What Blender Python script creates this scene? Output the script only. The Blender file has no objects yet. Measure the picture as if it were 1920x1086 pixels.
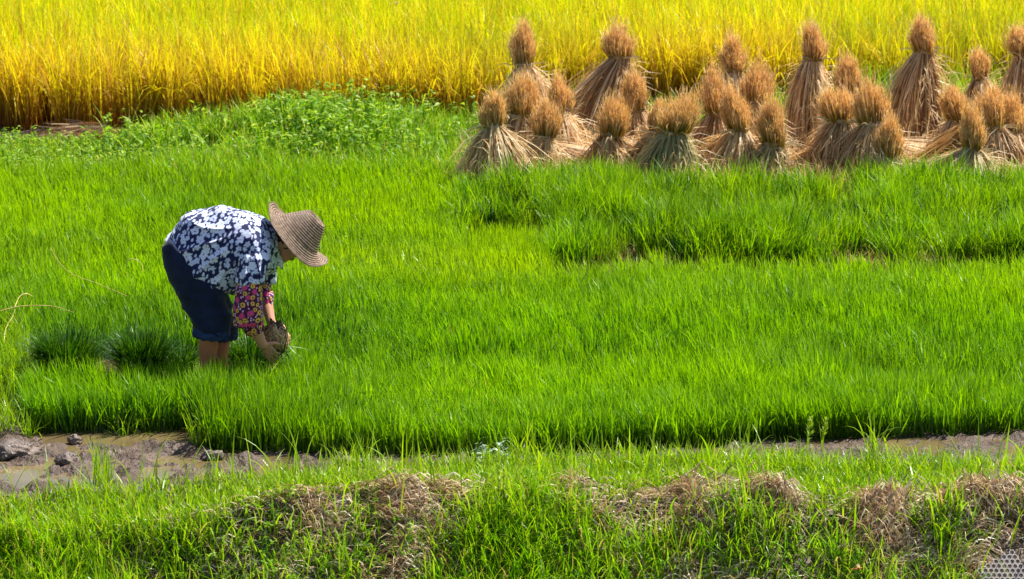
import bpy, bmesh, math
import numpy as np
from mathutils import Vector, Matrix, noise as mnoise

R = math.radians
C = bpy.context.scene.collection
SC = bpy.context.scene

# ------------------------------------------------------------------ camera, sky, sun
CAM_H, PITCH, FPX = 5.0, R(13.0), 6400.0
cam_d = bpy.data.cameras.new('camera'); cam = bpy.data.objects.new('camera', cam_d); C.objects.link(cam)
cam.location = (0, 0, CAM_H); cam.rotation_euler = (R(90) - PITCH, 0, 0)
cam_d.sensor_width = 36.0; cam_d.lens = 36.0 * FPX / 1920.0
cam_d.clip_start = 0.5; cam_d.clip_end = 3000
cam_d.dof.use_dof = True; cam_d.dof.focus_distance = 19.6; cam_d.dof.aperture_fstop = 5.6
SC.camera = cam

SUN_EL, SUN_AZ = R(59), R(56)          # azimuth from +Y (behind the field), negative towards -X
world = bpy.data.worlds.new("World"); SC.world = world; world.use_nodes = True
wn = world.node_tree.nodes; wl = world.node_tree.links
bg = wn['Background']; sky = wn.new('ShaderNodeTexSky'); sky.sky_type = 'NISHITA'; sky.sun_disc = False
sky.sun_elevation = SUN_EL; sky.sun_rotation = SUN_AZ
wl.new(sky.outputs[0], bg.inputs[0]); bg.inputs[1].default_value = 0.075
sun_d = bpy.data.lights.new('sun', 'SUN'); sun = bpy.data.objects.new('sun', sun_d); C.objects.link(sun)
sun_d.energy = 5.0; sun_d.angle = R(0.5); sun_d.color = (1.0, 0.955, 0.87)
sdir = Vector((math.sin(SUN_AZ) * math.cos(SUN_EL), math.cos(SUN_AZ) * math.cos(SUN_EL), math.sin(SUN_EL)))
sun.rotation_euler = sdir.to_track_quat('Z', 'Y').to_euler()
SC.view_settings.view_transform = 'Standard'; SC.view_settings.look = 'None'
SC.view_settings.gamma = 1.0; SC.view_settings.use_curve_mapping = False
SC.view_settings.exposure = 1.0
SC.render.engine = 'CYCLES'
SC.cycles.max_bounces = 8; SC.cycles.transmission_bounces = 6; SC.cycles.transparent_max_bounces = 8
SC.cycles.diffuse_bounces = 4

# ------------------------------------------------------------------ measuring helpers
cp, sp = math.cos(PITCH), math.sin(PITCH)
def gp(px, py, z=0.0):
    """point of the plane z seen at photo pixel (px,py) -> x,y arrays"""
    px = np.asarray(px, float); py = np.asarray(py, float)
    a = (px - 960) / FPX; b = (543 - py) / FPX
    dz = -sp + b * cp; dy = cp + b * sp
    t = (z - CAM_H) / dz
    return a * t, dy * t
def pix(x, y, z=0.0):
    zc = z - CAM_H
    f = y * cp - zc * sp; u = y * sp + zc * cp
    return 960 + FPX * x / f, 543 - FPX * u / f
def zat(py, y):
    b = (543 - py) / FPX
    return CAM_H + y * (-sp + b * cp) / (cp + b * sp)
def dist_v(py):
    return float(gp(960, py)[1])

def _hash(ix, iy, s):
    n = (ix.astype(np.int64) * 374761393 + iy.astype(np.int64) * 668265263 + s * 144664871) & 0x7fffffff
    n = ((n ^ (n >> 13)) * 1274126177) & 0x7fffffff
    n = (n ^ (n >> 16)) & 0xffff
    return n / 65535.0
def vnoise(x, y, s=0):
    x = np.asarray(x, float); y = np.asarray(y, float)
    ix = np.floor(x); iy = np.floor(y); fx = x - ix; fy = y - iy
    fx = fx * fx * (3 - 2 * fx); fy = fy * fy * (3 - 2 * fy)
    a = _hash(ix, iy, s); b = _hash(ix + 1, iy, s); c = _hash(ix, iy + 1, s); d = _hash(ix + 1, iy + 1, s)
    return (a * (1 - fx) + b * fx) * (1 - fy) + (c * (1 - fx) + d * fx) * fy
def fbm(x, y, s=0, o=3):
    v = 0; a = 0.5; t = 0
    for k in range(o):
        v = v + a * vnoise(x * 2 ** k, y * 2 ** k, s + 17 * k); t += a; a *= 0.5
    return v / t
def sstep(a, b, x):
    t = np.clip((x - a) / (b - a), 0, 1); return t * t * (3 - 2 * t)

# ------------------------------------------------------------------ terrain
def crest_y(x):           # depth of the near bank's crest
    return 16.66 + 0.06 * np.sin(x * 1.3 + 1) + 0.16 * (fbm(x * 1.4, x * 0 + 3, 5) - .5) - 0.18 * sstep(-1.0, -2.6, x)
def hgt(x, y):
    x = np.asarray(x, float); y = np.asarray(y, float)
    cy = crest_y(x)
    n1 = fbm(x * 2.2, y * 2.2, 11); n2 = fbm(x * 9, y * 9, 21); n3 = fbm(x * 30, y * 30, 31, 2)
    ch = 0.045 + 0.12 * (fbm(x * 1.7, y * 0 + 9, 3) - .5) - 0.10 * sstep(-0.8, -2.4, x)
    inner = ch * (1 - sstep(0.05, 0.6, y - cy))
    outer_t = np.clip((cy - y) / 1.25, 0, 1)
    outer = ch - (ch + 0.95) * (outer_t ** 0.85)
    z = np.where(y > cy, inner, outer)
    face = sstep(0.0, 0.1, cy - y) * (1 - sstep(1.1, 1.6, cy - y))
    z = z + face * (0.16 * (n1 - .5) + 0.10 * (n2 - .5))
    # mud of the channel between the bank and the seedbed
    u, v = pix(x, y)
    mud = sstep(cy + 0.2, cy + 0.5, y) * (1 - sstep(18.3, 18.7, y))
    left = 1 - sstep(360, 700, u)
    lump = (fbm(x * 7, y * 5, 41, 3) - .46)
    z = z + mud * (-0.004 + (0.035 + 0.055 * left) * lump * 1.5 + (0.045 + .02 * left) * (n3 - .5))
    z = z + 0.012 * (n2 - .5) * (y > 18.3)
    # open shallow puddle in front of the left bed, and the low field level elsewhere
    pud = sstep(60, 90, u) * (1 - sstep(330, 375, u)) * sstep(806, 811, v) * (1 - sstep(824, 832, v))
    z = z - 0.05 * pud
    z = np.where(y > 18.2, z - 0.012, z)
    # weedy levee between the seedbeds and the ripe field
    lv = np.exp(-((y - 26.7) / 0.45) ** 2) * (0.02 + 0.20 * np.exp(-((u - 600) / 230.0) ** 2))
    z = z + lv
    # lower field on the camera's side
    return z
def ground_z(x, y):
    return hgt(x, y)

def new_obj(name, me, parent=None, mat=None):
    o = bpy.data.objects.new(name, me); C.objects.link(o)
    if parent is not None: o.parent = parent
    if mat is not None:
        me.materials.clear(); me.materials.append(mat)
    return o
def tag(o, label=None, cat=None, group=None, kind=None):
    if label: o['label'] = label
    if cat: o['category'] = cat
    if group: o['group'] = group
    if kind: o['kind'] = kind
    return o
def root(name, loc, label, cat, group=None):
    o = bpy.data.objects.new(name, None); C.objects.link(o); o.location = loc
    return tag(o, label, cat, group)

def mesh_np(name, V, F_flat, F_tot, attr=None, smooth=False):
    me = bpy.data.meshes.new(name)
    V = np.ascontiguousarray(V, dtype=np.float32); nF = len(F_tot)
    me.vertices.add(len(V)); me.vertices.foreach_set('co', V.ravel())
    me.loops.add(len(F_flat)); me.loops.foreach_set('vertex_index', np.ascontiguousarray(F_flat, dtype=np.int32))
    me.polygons.add(nF)
    st = np.zeros(nF, np.int32); st[1:] = np.cumsum(F_tot)[:-1]
    me.polygons.foreach_set('loop_start', st)
    if attr is not None:
        a = me.attributes.new('bl', 'FLOAT_VECTOR', 'POINT')
        a.data.foreach_set('vector', np.ascontiguousarray(attr, dtype=np.float32).ravel())
    me.update(calc_edges=True)
    me.polygons.foreach_set('use_smooth', np.full(nF, smooth))
    return me

def grid_mesh(name, X, Y, Z, smooth=True):
    ny, nx = Z.shape
    V = np.stack([X, Y, Z], -1).reshape(-1, 3)
    i = np.arange(ny - 1)[:, None] * nx + np.arange(nx - 1)[None]
    F = np.stack([i, i + 1, i + nx + 1, i + nx], -1).reshape(-1, 4)
    return mesh_np(name, V, F.ravel(), np.full(len(F), 4), smooth=smooth)

# ------------------------------------------------------------------ ribbons (blades, straws, leaves)
def ribbon_arrays(P, W, side, rnd, patch):
    """P (N,K,3) centre lines, W (N,K) half widths (last one a tip), side (N,3) -> verts, faces"""
    N, K, _ = P.shape
    A = P[:, :-1] - side[:, None] * W[:, :-1, None]
    B = P[:, :-1] + side[:, None] * W[:, :-1, None]
    V = np.empty((N, 2 * (K - 1) + 1, 3)); V[:, 0:-1:2] = A; V[:, 1:-1:2] = B; V[:, -1] = P[:, -1]
    nv = 2 * (K - 1) + 1
    loc = []
    tot = []
    for k in range(K - 2):
        loc += [2 * k, 2 * k + 1, 2 * k + 3, 2 * k + 2]; tot.append(4)
    loc += [2 * (K - 2), 2 * (K - 2) + 1, nv - 1]; tot.append(3)
    F = (np.arange(N)[:, None] * nv + np.array(loc)[None]).ravel()
    T = np.tile(tot, N)
    t = np.repeat(np.arange(K - 1) / (K - 1), 2); t = np.append(t, 1.0)
    at = np.empty((N, nv, 3)); at[..., 0] = rnd[:, None]; at[..., 1] = t[None]; at[..., 2] = patch[:, None]
    return V.reshape(-1, 3), F, T, at.reshape(-1, 3)
class Acc:
    def __init__(s): s.V = []; s.F = []; s.T = []; s.A = []; s.n = 0
    def add(s, V, F, T, A):
        s.V.append(V); s.F.append(F + s.n); s.T.append(T); s.A.append(A); s.n += len(V); return s
    def raw(s, V, faces, rnd=.5, patch=.5, along=.5):
        V = np.asarray(V, float); F = np.concatenate([np.asarray(f) for f in faces]); T = np.array([len(f) for f in faces])
        at = np.tile([rnd, along, patch], (len(V), 1)).astype(float)
        return s.add(V, F, T, at)
    def mesh(s, name, smooth=False):
        return mesh_np(name, np.concatenate(s.V), np.concatenate(s.F), np.concatenate(s.T), np.concatenate(s.A), smooth)
def blades(acc, rng, x, y, z, h, w, lean=0.15, bend=0.5, az=None, K=4, patch=None, base_w=.6, rnd=None, twist=0.6):
    N = len(x)
    if N == 0: return
    h = np.broadcast_to(h, N); w = np.broadcast_to(w, N)
    if az is None: az = rng.uniform(0, 2 * np.pi, N)
    ln = np.abs(rng.normal(0, 1, N)) * lean; bn = np.abs(rng.normal(0.6, .6, N)) * bend
    P = np.empty((N, K + 1, 3)); P[:, 0] = np.stack([x, y, z], -1)
    for k in range(K):
        phi = ln + bn * ((k + .5) / K) ** 1.5 * 1.6
        d = np.stack([np.sin(phi) * np.cos(az), np.sin(phi) * np.sin(az), np.cos(phi)], -1)
        P[:, k + 1] = P[:, k] + d * (h / K)[:, None]
    prof = np.interp(np.arange(K + 1) / K, [0, .35, .7, 1], [base_w, 1, .75, 0])
    W = w[:, None] * .5 * prof[None]
    sa = az + np.pi / 2 + rng.normal(0, twist, N)
    side = np.stack([np.cos(sa), np.sin(sa), np.zeros(N)], -1)
    if patch is None: patch = np.full(N, .5)
    if rnd is None: rnd = rng.random(N)
    acc.add(*ribbon_arrays(P, W, side, rnd, patch))

# ------------------------------------------------------------------ materials
def nt(mat):
    mat.use_nodes = True; t = mat.node_tree; t.nodes.clear(); return t, t.nodes, t.links
def ramp(n, stops):
    r = n.new('ShaderNodeValToRGB'); e = r.color_ramp.elements
    while len(e) > 1: e.remove(e[-1])
    e[0].position = stops[0][0]; e[0].color = (*stops[0][1], 1)
    for p, c in stops[1:]:
        x = e.new(p); x.color = (*c, 1)
    return r
def leaf_mat(name, rnd_stops, base_col=None, base_to=.35, patch_col=None, trans=.5, rough=.42, tint=(1.25, 1.2, .6), spec=.35, tip_col=None, tip_from=.6):
    m = bpy.data.materials.new(name); t, n, l = nt(m)
    a = n.new('ShaderNodeAttribute'); a.attribute_name = 'bl'
    s = n.new('ShaderNodeSeparateXYZ'); l.new(a.outputs['Vector'], s.inputs[0])
    r = ramp(n, rnd_stops); l.new(s.outputs[0], r.inputs[0]); col = r.outputs[0]
    def mix(fac, c2):
        nonlocal col
        x = n.new('ShaderNodeMixRGB'); l.new(fac, x.inputs[0]); l.new(col, x.inputs[1])
        x.inputs[2].default_value = (*c2, 1); col = x.outputs[0]
    if patch_col:
        mix(s.outputs[2], patch_col)
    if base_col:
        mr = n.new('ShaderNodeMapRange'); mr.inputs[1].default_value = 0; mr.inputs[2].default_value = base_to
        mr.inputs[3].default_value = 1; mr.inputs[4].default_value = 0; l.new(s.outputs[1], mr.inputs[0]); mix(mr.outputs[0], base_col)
    if tip_col:
        mr = n.new('ShaderNodeMapRange'); mr.inputs[1].default_value = tip_from; mr.inputs[2].default_value = 1
        l.new(s.outputs[1], mr.inputs[0]); mix(mr.outputs[0], tip_col)
    p = n.new('ShaderNodeBsdfPrincipled'); l.new(col, p.inputs['Base Color'])
    p.inputs['Roughness'].default_value = rough; p.inputs['Specular IOR Level'].default_value = spec
    tr = n.new('ShaderNodeBsdfTranslucent')
    tm = n.new('ShaderNodeMixRGB'); tm.blend_type = 'MULTIPLY'; tm.inputs[0].default_value = 1
    l.new(col, tm.inputs[1]); tm.inputs[2].default_value = (*tint, 1); l.new(tm.outputs[0], tr.inputs[0])
    ms = n.new('ShaderNodeMixShader'); ms.inputs[0].default_value = trans
    l.new(p.outputs[0], ms.inputs[1]); l.new(tr.outputs[0], ms.inputs[2])
    o = n.new('ShaderNodeOutputMaterial'); l.new(ms.outputs[0], o.inputs[0]); return m
def noise_mat(name, stops, scale=8, rough=.8, bump=.3, bscale=None, spec=.3, detail=6, rough_to=None, dist=.01):
    m = bpy.data.materials.new(name); t, n, l = nt(m)
    tc = n.new('ShaderNodeTexCoord'); nz = n.new('ShaderNodeTexNoise'); nz.inputs['Scale'].default_value = scale
    nz.inputs['Detail'].default_value = detail; l.new(tc.outputs['Object'], nz.inputs['Vector'])
    r = ramp(n, stops); l.new(nz.outputs[0], r.inputs[0])
    p = n.new('ShaderNodeBsdfPrincipled'); l.new(r.outputs[0], p.inputs['Base Color'])
    p.inputs['Roughness'].default_value = rough; p.inputs['Specular IOR Level'].default_value = spec
    if rough_to is not None:
        n3 = n.new('ShaderNodeTexNoise'); n3.inputs['Scale'].default_value = scale * .7; l.new(tc.outputs['Object'], n3.inputs['Vector'])
        mr = n.new('ShaderNodeMapRange'); mr.inputs[1].default_value = .35; mr.inputs[2].default_value = .65
        mr.inputs[3].default_value = rough; mr.inputs[4].default_value = rough_to; l.new(n3.outputs[0], mr.inputs[0]); l.new(mr.outputs[0], p.inputs['Roughness'])
    n2 = n.new('ShaderNodeTexNoise'); n2.inputs['Scale'].default_value = bscale or scale * 4; n2.inputs['Detail'].default_value = 5
    l.new(tc.outputs['Object'], n2.inputs['Vector'])
    b = n.new('ShaderNodeBump'); b.inputs['Strength'].default_value = bump; b.inputs['Distance'].default_value = dist
    l.new(n2.outputs[0], b.inputs['Height']); l.new(b.outputs[0], p.inputs['Normal'])
    o = n.new('ShaderNodeOutputMaterial'); l.new(p.outputs[0], o.inputs[0]); return m
def col_mat(name, rough=.7, spec=.3, bump=.15, bscale=250, sheen=0.0, sss=0.0, dist=.002):
    m = bpy.data.materials.new(name); t, n, l = nt(m)
    a = n.new('ShaderNodeAttribute'); a.attribute_name = 'Col'
    p = n.new('ShaderNodeBsdfPrincipled'); l.new(a.outputs['Color'], p.inputs['Base Color'])
    p.inputs['Roughness'].default_value = rough; p.inputs['Specular IOR Level'].default_value = spec
    if sheen: p.inputs['Sheen Weight'].default_value = sheen
    if sss:
        p.inputs['Subsurface Weight'].default_value = sss; p.inputs['Subsurface Radius'].default_value = (.012, .005, .003)
        p.inputs['Subsurface Scale'].default_value = 1.0
    tc = n.new('ShaderNodeTexCoord'); n2 = n.new('ShaderNodeTexNoise'); n2.inputs['Scale'].default_value = bscale; l.new(tc.outputs['Object'], n2.inputs['Vector'])
    b = n.new('ShaderNodeBump'); b.inputs['Strength'].default_value = bump; b.inputs['Distance'].default_value = dist
    l.new(n2.outputs[0], b.inputs['Height']); l.new(b.outputs[0], p.inputs['Normal'])
    o = n.new('ShaderNodeOutputMaterial'); l.new(p.outputs[0], o.inputs[0]); return m

M = {}
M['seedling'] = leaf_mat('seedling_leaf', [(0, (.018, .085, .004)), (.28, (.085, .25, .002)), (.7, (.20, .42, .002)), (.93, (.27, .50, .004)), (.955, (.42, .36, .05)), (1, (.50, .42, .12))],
                         base_col=(.035, .09, .005), base_to=.6, patch_col=(.30, .47, .001), tip_col=(.24, .44, .002), tip_from=.75, tint=(1.25, 1.2, .5))  # dark blade bases: shade of the bed's front edge put into the colour
M['clump'] = leaf_mat('clump_leaf', [(0, (.008, .04, .002)), (.6, (.032, .12, .003)), (1, (.16, .34, .006))], base_col=(.05, .07, .02), base_to=.2, trans=.3)  # leaf colour darkened to carry the near-black shadow in the bundles
M['golden'] = leaf_mat('ripe_rice_leaf', [(0, (.34, .54, .002)), (.35, (.62, .72, .002)), (.68, (.92, .84, .004)), (.82, (.74, .58, .02)), (1, (.50, .28, .06))],
                       base_col=(.28, .10, .02), base_to=.86, patch_col=(.26, .42, .004), trans=.5, tint=(1.15, 1.1, .5))
M['weed'] = leaf_mat('weed_leaf', [(0, (.07, .20, .015)), (.4, (.21, .40, .012)), (.8, (.34, .50, .02)), (1, (.45, .52, .16))], trans=.5, rough=.5, spec=.25)
M['bank'] = leaf_mat('bank_grass_leaf', [(0, (.03, .12, .004)), (.3, (.12, .33, .003)), (.65, (.21, .46, .004)), (.87, (.34, .52, .015)), (.92, (.40, .33, .10)), (1, (.42, .30, .14))],
                     base_col=(.06, .10, .01), base_to=.3, patch_col=(.33, .47, .005), trans=.5, rough=.36, spec=.5)
M['straw'] = leaf_mat('dry_straw', [(0, (.13, .065, .028)), (.4, (.27, .15, .075)), (.75, (.44, .27, .14)), (1, (.66, .50, .30))], trans=.25, tint=(1.1, .95, .7), rough=.55)
M['thatch'] = leaf_mat('dry_thatch', [(0, (.13, .075, .04)), (.35, (.42, .29, .165)), (.7, (.72, .56, .36)), (1, (.95, .86, .64))], trans=.3, tint=(1.1, .95, .8), rough=.5)
M['head'] = leaf_mat('sheaf_head_straw', [(0, (.34, .19, .03)), (.45, (.62, .37, .09)), (.8, (.84, .57, .24)), (1, (.94, .76, .48))],
                     base_col=(.26, .18, .015), base_to=.55, patch_col=(.33, .25, .04), trans=.4, tint=(1.15, .95, .5), tip_col=(.96, .68, .42), tip_from=.3)
M['skirt'] = leaf_mat('sheaf_stalk_straw', [(0, (.24, .125, .055)), (.35, (.58, .36, .17)), (.7, (.80, .57, .31)), (1, (.95, .84, .58))], patch_col=(.34, .36, .17), trans=.42, tint=(1.1, .95, .7), rough=.5)
M['core'] = noise_mat('sheaf_core', [(.3, (.08, .045, .022)), (.7, (.2, .12, .06))], 40, .9, .5)
M['tie'] = leaf_mat('straw_tie', [(0, (.32, .2, .1)), (1, (.72, .58, .36))], trans=.15, tint=(1, .95, .7))
M['soil'] = noise_mat('field_soil', [(.25, (.028, .016, .010)), (.5, (.075, .046, .030)), (.75, (.16, .11, .08))], 9, .36, 1.0, 38, .4, 8, .75, .03)
M['root'] = noise_mat('root_mat', [(.3, (.05, .03, .02)), (.7, (.16, .10, .06))], 30, .8, 1.0, 80, .3)

def water_mat():
    m = bpy.data.materials.new('muddy_water'); t, n, l = nt(m)
    tc = n.new('ShaderNodeTexCoord'); nz = n.new('ShaderNodeTexNoise'); nz.inputs['Scale'].default_value = 3; l.new(tc.outputs['Object'], nz.inputs[0])
    r = ramp(n, [(.35, (.12, .085, .04)), (.65, (.17, .13, .055))]); l.new(nz.outputs[0], r.inputs[0])
    p = n.new('ShaderNodeBsdfPrincipled'); l.new(r.outputs[0], p.inputs['Base Color']); p.inputs['Roughness'].default_value = .06
    p.inputs['Specular IOR Level'].default_value = .6
    n2 = n.new('ShaderNodeTexNoise'); n2.inputs['Scale'].default_value = 14; l.new(tc.outputs['Object'], n2.inputs[0])
    b = n.new('ShaderNodeBump'); b.inputs['Strength'].default_value = .12; b.inputs['Distance'].default_value = .01
    l.new(n2.outputs[0], b.inputs['Height']); l.new(b.outputs[0], p.inputs['Normal'])
    o = n.new('ShaderNodeOutputMaterial'); l.new(p.outputs[0], o.inputs[0]); return m
M['water'] = water_mat()

# ------------------------------------------------------------------ ground and water
xs = np.concatenate([[-900, -300, -100, -40, -20, -12, -9, -7.5, -6.2], np.arange(-5.2, 5.21, .035), [6.2, 7.5, 9, 12, 20, 40, 100, 300, 900]])
ys = np.concatenate([[-300, -40, 0, 8, 12, 14, 15.2], np.arange(15.6, 18.6, .025), np.arange(18.6, 30, .12), [32, 35, 40, 50, 70, 120, 300, 900, 2000]])
GX, GY = np.meshgrid(xs, ys)
GZ = hgt(GX, GY)
g = new_obj('ground', grid_mesh('ground', GX, GY, GZ), None, M['soil']); tag(g, 'brown mud ground and grassy earth bank around the seedbeds', kind='structure')
wx = np.linspace(-14, 14, 29); wy = np.concatenate([[16.95], np.linspace(17.2, 26.2, 19)])
WX, WY = np.meshgrid(wx, wy)
w = new_obj('water', grid_mesh('water', WX, WY, WX * 0 - 0.008), None, M['water']); tag(w, 'shallow brown water lying over the mud of the seedbeds', kind='structure')

# ------------------------------------------------------------------ fields of rice and grass
def scatter(rng, x0, x1, y0, y1, dens):
    n = int((x1 - x0) * (y1 - y0) * dens)
    return rng.uniform(x0, x1, n), rng.uniform(y0, y1, n)
FR = ([-900, 45, 372, 380, 700, 1100, 1500, 1920, 2900], [812, 812, 806, 846, 855, 849, 826, 812, 795])
def bed_front(u): return np.interp(u, *FR)

def build_seedlings():
    rng = np.random.default_rng(1)
    acc = Acc()
    x, y = scatter(rng, -5.2, 5.2, 17.3, 21.6, 3500)
    xf, yf = scatter(rng, -5.2, 5.2, 17.5, 18.9, 2600); x = np.concatenate([x, xf]); y = np.concatenate([y, yf])
    x2, y2 = scatter(rng, -5.2, 5.6, 21.6, 26.3, 2300)
    x = np.concatenate([x, x2]); y = np.concatenate([y, y2])
    u, v = pix(x, y, 0)
    jit = 10 * (fbm(x * 5, y * 5, 7) - .5)
    m = (v < bed_front(u) + jit * .7)
    back = np.where(u > 1040, 524 + jit * 2, 316 + 70 * (fbm(x * 1.6, y * 0, 9) - .5))
    back = np.where((u > 880) & (u <= 1040), 505, back)
    m &= (v > back)
    m &= ~((u < 50 + jit * 2) & (v > 640))
    # cleared patch where the pulled seedlings lie, around the worker
    hole = (u > 48) & (u < 545 - (v - 672) * .3) & (v > 672 + jit) & (v < 742 + jit)
    m &= ~hole
    # thin spots
    thin = fbm(x * 1.1, y * .8, 77)
    m &= (rng.random(len(x)) < np.clip(1.6 - 1.6 * sstep(.62, .85, thin), 0, 1))
    x, y, u, v = x[m], y[m], u[m], v[m]
    h = 0.268 + 0.08 * (fbm(x * 2.5, y * 2.5, 61) - .5) + 0.10 * (fbm(x * .7, y * .9, 62) - .5)
    h = h * (1 - .24 * sstep(640, 500, v)) * np.random.default_rng(3).uniform(.72, 1.12, len(x))
    clumpz = fbm(x * 11, y * 7, 63, 2); h = h * (0.72 + .56 * clumpz)
    patch = np.clip(.55 * sstep(720, 480, v) + .9 * (fbm(x * .8, y * .8, 64) - .5), 0, .9)
    bright = sstep(540, 600, u) * (1 - sstep(1020, 1060, u)) * sstep(480, 500, v) * (1 - sstep(550, 575, v))
    patch = np.maximum(patch, 1.0 * bright)
    az = rng.uniform(0, 2 * np.pi, len(x)); lz = fbm(x * .9, y * .9, 65) * 6.0
    az = np.where(rng.random(len(x)) < .35, lz, az)
    blades(acc, rng, x, y, np.full(len(x), -.02), h, rng.uniform(.005, .0125, len(x)), .17, .34, az, 4, patch, rnd=np.clip(.35 * bright + .66 * rng.random(len(x)) ** 1.0 + .70 * fbm(x * 9, y * 6, 66, 2) + .75 * (fbm(x * .55, y * 1.5, 67) - .5) - .20, 0, 1) * .93 + .07 * (rng.random(len(x)) < .06))
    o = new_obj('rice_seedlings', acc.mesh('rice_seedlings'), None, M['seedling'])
    tag(o, 'dense bright green rice seedlings filling the middle of the field', 'seedlings', kind='stuff')
build_seedlings()

def build_golden():
    rng = np.random.default_rng(2); acc = Acc()
    # hills (plants) then blades around them
    hx, hy = scatter(rng, -6.6, 6.9, 27.2, 41, 42)
    u, v = pix(hx, hy, 0)
    edge = 27.45 + .25 * (fbm(hx * 1.2, hy * 0, 4) - .5) + .9 * sstep(880, 1100, u)
    m = (hy > edge); hx, hy, u = hx[m], hy[m], u[m]; edge = edge[m]
    k = 34; n = len(hx)
    x = np.repeat(hx, k) + rng.normal(0, .045, n * k); y = np.repeat(hy, k) + rng.normal(0, .045, n * k)
    H = np.repeat(.66 + .14 * fbm(hx * 1.4, hy * 1.4, 8) , k) * rng.uniform(.62, 1.12, n * k)
    green = np.repeat(np.clip(.9 * (fbm(hx * .5, hy * .6, 12) - .42) + .5 * sstep(1450, 1600, u) * (1 - sstep(29, 31, hy)), 0, .85), k)
    blades(acc, rng, x, y, np.full(n * k, -.02), H, rng.uniform(.008, .0145, n * k), .10, .35, None, 4, green, rnd=np.where(np.repeat(hy - edge, k) + rng.normal(0, .5, n * k) < .85, rng.uniform(.66, 1, n * k), rng.random(n * k) * .9))
    # drooping panicles
    kp = 7
    x = np.repeat(hx, kp) + rng.normal(0, .05, n * kp); y = np.repeat(hy, kp) + rng.normal(0, .05, n * kp)
    blades(acc, rng, x, y, np.full(n * kp, -.02), np.repeat(.72 + .1 * fbm(hx * 1.4, hy * 1.4, 8), kp) * rng.uniform(.85, 1.12, n * kp), .013, .12, 1.1, None, 6, np.zeros(n * kp), rnd=rng.uniform(.6, 1, n * kp), base_w=.25)
    o = new_obj('ripe_rice', acc.mesh('ripe_rice'), None, M['golden'])
    tag(o, 'tall golden yellow ripe rice with brown stems across the back', 'rice', kind='stuff')
build_golden()

def build_green_edge():
    """tall greener rice and grass seen between the sheaves"""
    rng = np.random.default_rng(21); acc = Acc()
    hx, hy = scatter(rng, -.2, 5.4, 27.4, 28.4, 26)
    k = 26; n = len(hx)
    x = np.repeat(hx, k) + rng.normal(0, .06, n * k); y = np.repeat(hy, k) + rng.normal(0, .06, n * k)
    u = np.repeat(pix(hx, hy)[0], k)
    H = rng.uniform(.25, .5, n * k) * (.7 + .5 * sstep(1400, 1600, u))
    blades(acc, rng, x, y, ground_z(x, y) - .02, H, rng.uniform(.006, .011, n * k), .2, .6, None, 4, rng.uniform(.2, .8, n * k))
    o = new_obj('tall_green_grass', acc.mesh('tall_green_grass'), None, M['bank'])
    tag(o, 'tall green grass between the sheaves and the ripe rice', 'grass', kind='stuff')
build_green_edge()

def build_plot_grass():
    """tufted taller grass in front of the sheaves, right"""
    rng = np.random.default_rng(4); acc = Acc()
    hx, hy = gp(rng.uniform(870, 2150, 2500), rng.uniform(362, 508, 2500))
    u, v = pix(hx, hy)
    dens = fbm(hx * 2.0, hy * 1.3, 14)
    m = (rng.random(len(hx)) < np.clip(5 * (dens - .40), .2, 1)); m &= ~((v > 480) & (fbm(hx * 2.6, hy * 1.0, 18) < .43))
    m &= ~((u < 1045) & (v > 440))
    hx, hy, v, u = hx[m], hy[m], v[m], u[m]; k = 54; n = len(hx)
    x = np.repeat(hx, k) + rng.normal(0, .046, n * k); y = np.repeat(hy, k) + rng.normal(0, .046, n * k)
    hh = .06 + .54 * fbm(hx * 1.9, hy * 1.9, 15) + .06 * rng.normal(0, 1, n)
    hh = hh * (1 - .38 * sstep(405, 365, v)) + .02
    H = np.repeat(np.clip(hh, .12, .46), k) * rng.uniform(.6, 1.12, n * k)
    patch = np.repeat(np.clip(rng.normal(.22, .35, n), 0, .9), k)
    blades(acc, rng, x, y, np.full(n * k, -.02), H, rng.uniform(.005, .010, n * k), .22, .5, None, 4, patch, rnd=np.clip(np.repeat(rng.uniform(-.5, .5, n), k) + rng.random(n * k) * .6, 0, .94))
    # regular low pale block in front, two of them
    for (u0, u1, v0, v1, hgt_, d) in ((1365, 1478, 462, 486, .24, 2600), (880, 1040, 455, 505, .19, 3600), (1740, 1830, 470, 482, .2, 900)):
        n = int(d * .6); uu = rng.uniform(u0, u1, n); vv = rng.uniform(v0, v1, n); x, y = gp(uu, vv)
        blades(acc, rng, x, y, np.full(n, -.02), hgt_ * rng.uniform(.75, 1.1, n), rng.uniform(.005, .009, n), .12, .25, None, 4, np.full(n, .95))
    o = new_obj('tufted_grass', acc.mesh('tufted_grass'), None, M['seedling'])
    tag(o, 'uneven tufts of taller green grass in front of the sheaves', 'grass', kind='stuff')
    # scattered sparse blades & straw litter on the pale path strip behind the seedbed
    acc = Acc(); n = 4200
    x, y = gp(rng.uniform(1030, 2150, n), rng.uniform(455, 520, n))
    blades(acc, rng, x, y, np.full(n, .0), rng.uniform(.04, .15, n), .006, 1.1, .4, None, 3, np.full(n, .3), rnd=rng.uniform(.45, 1, n))
    o = new_obj('path_straw', acc.mesh('path_straw'), None, M['straw'])
    tag(o, 'pale straw litter along the path behind the seedbed', 'straw', kind='stuff')
build_plot_grass()

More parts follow.
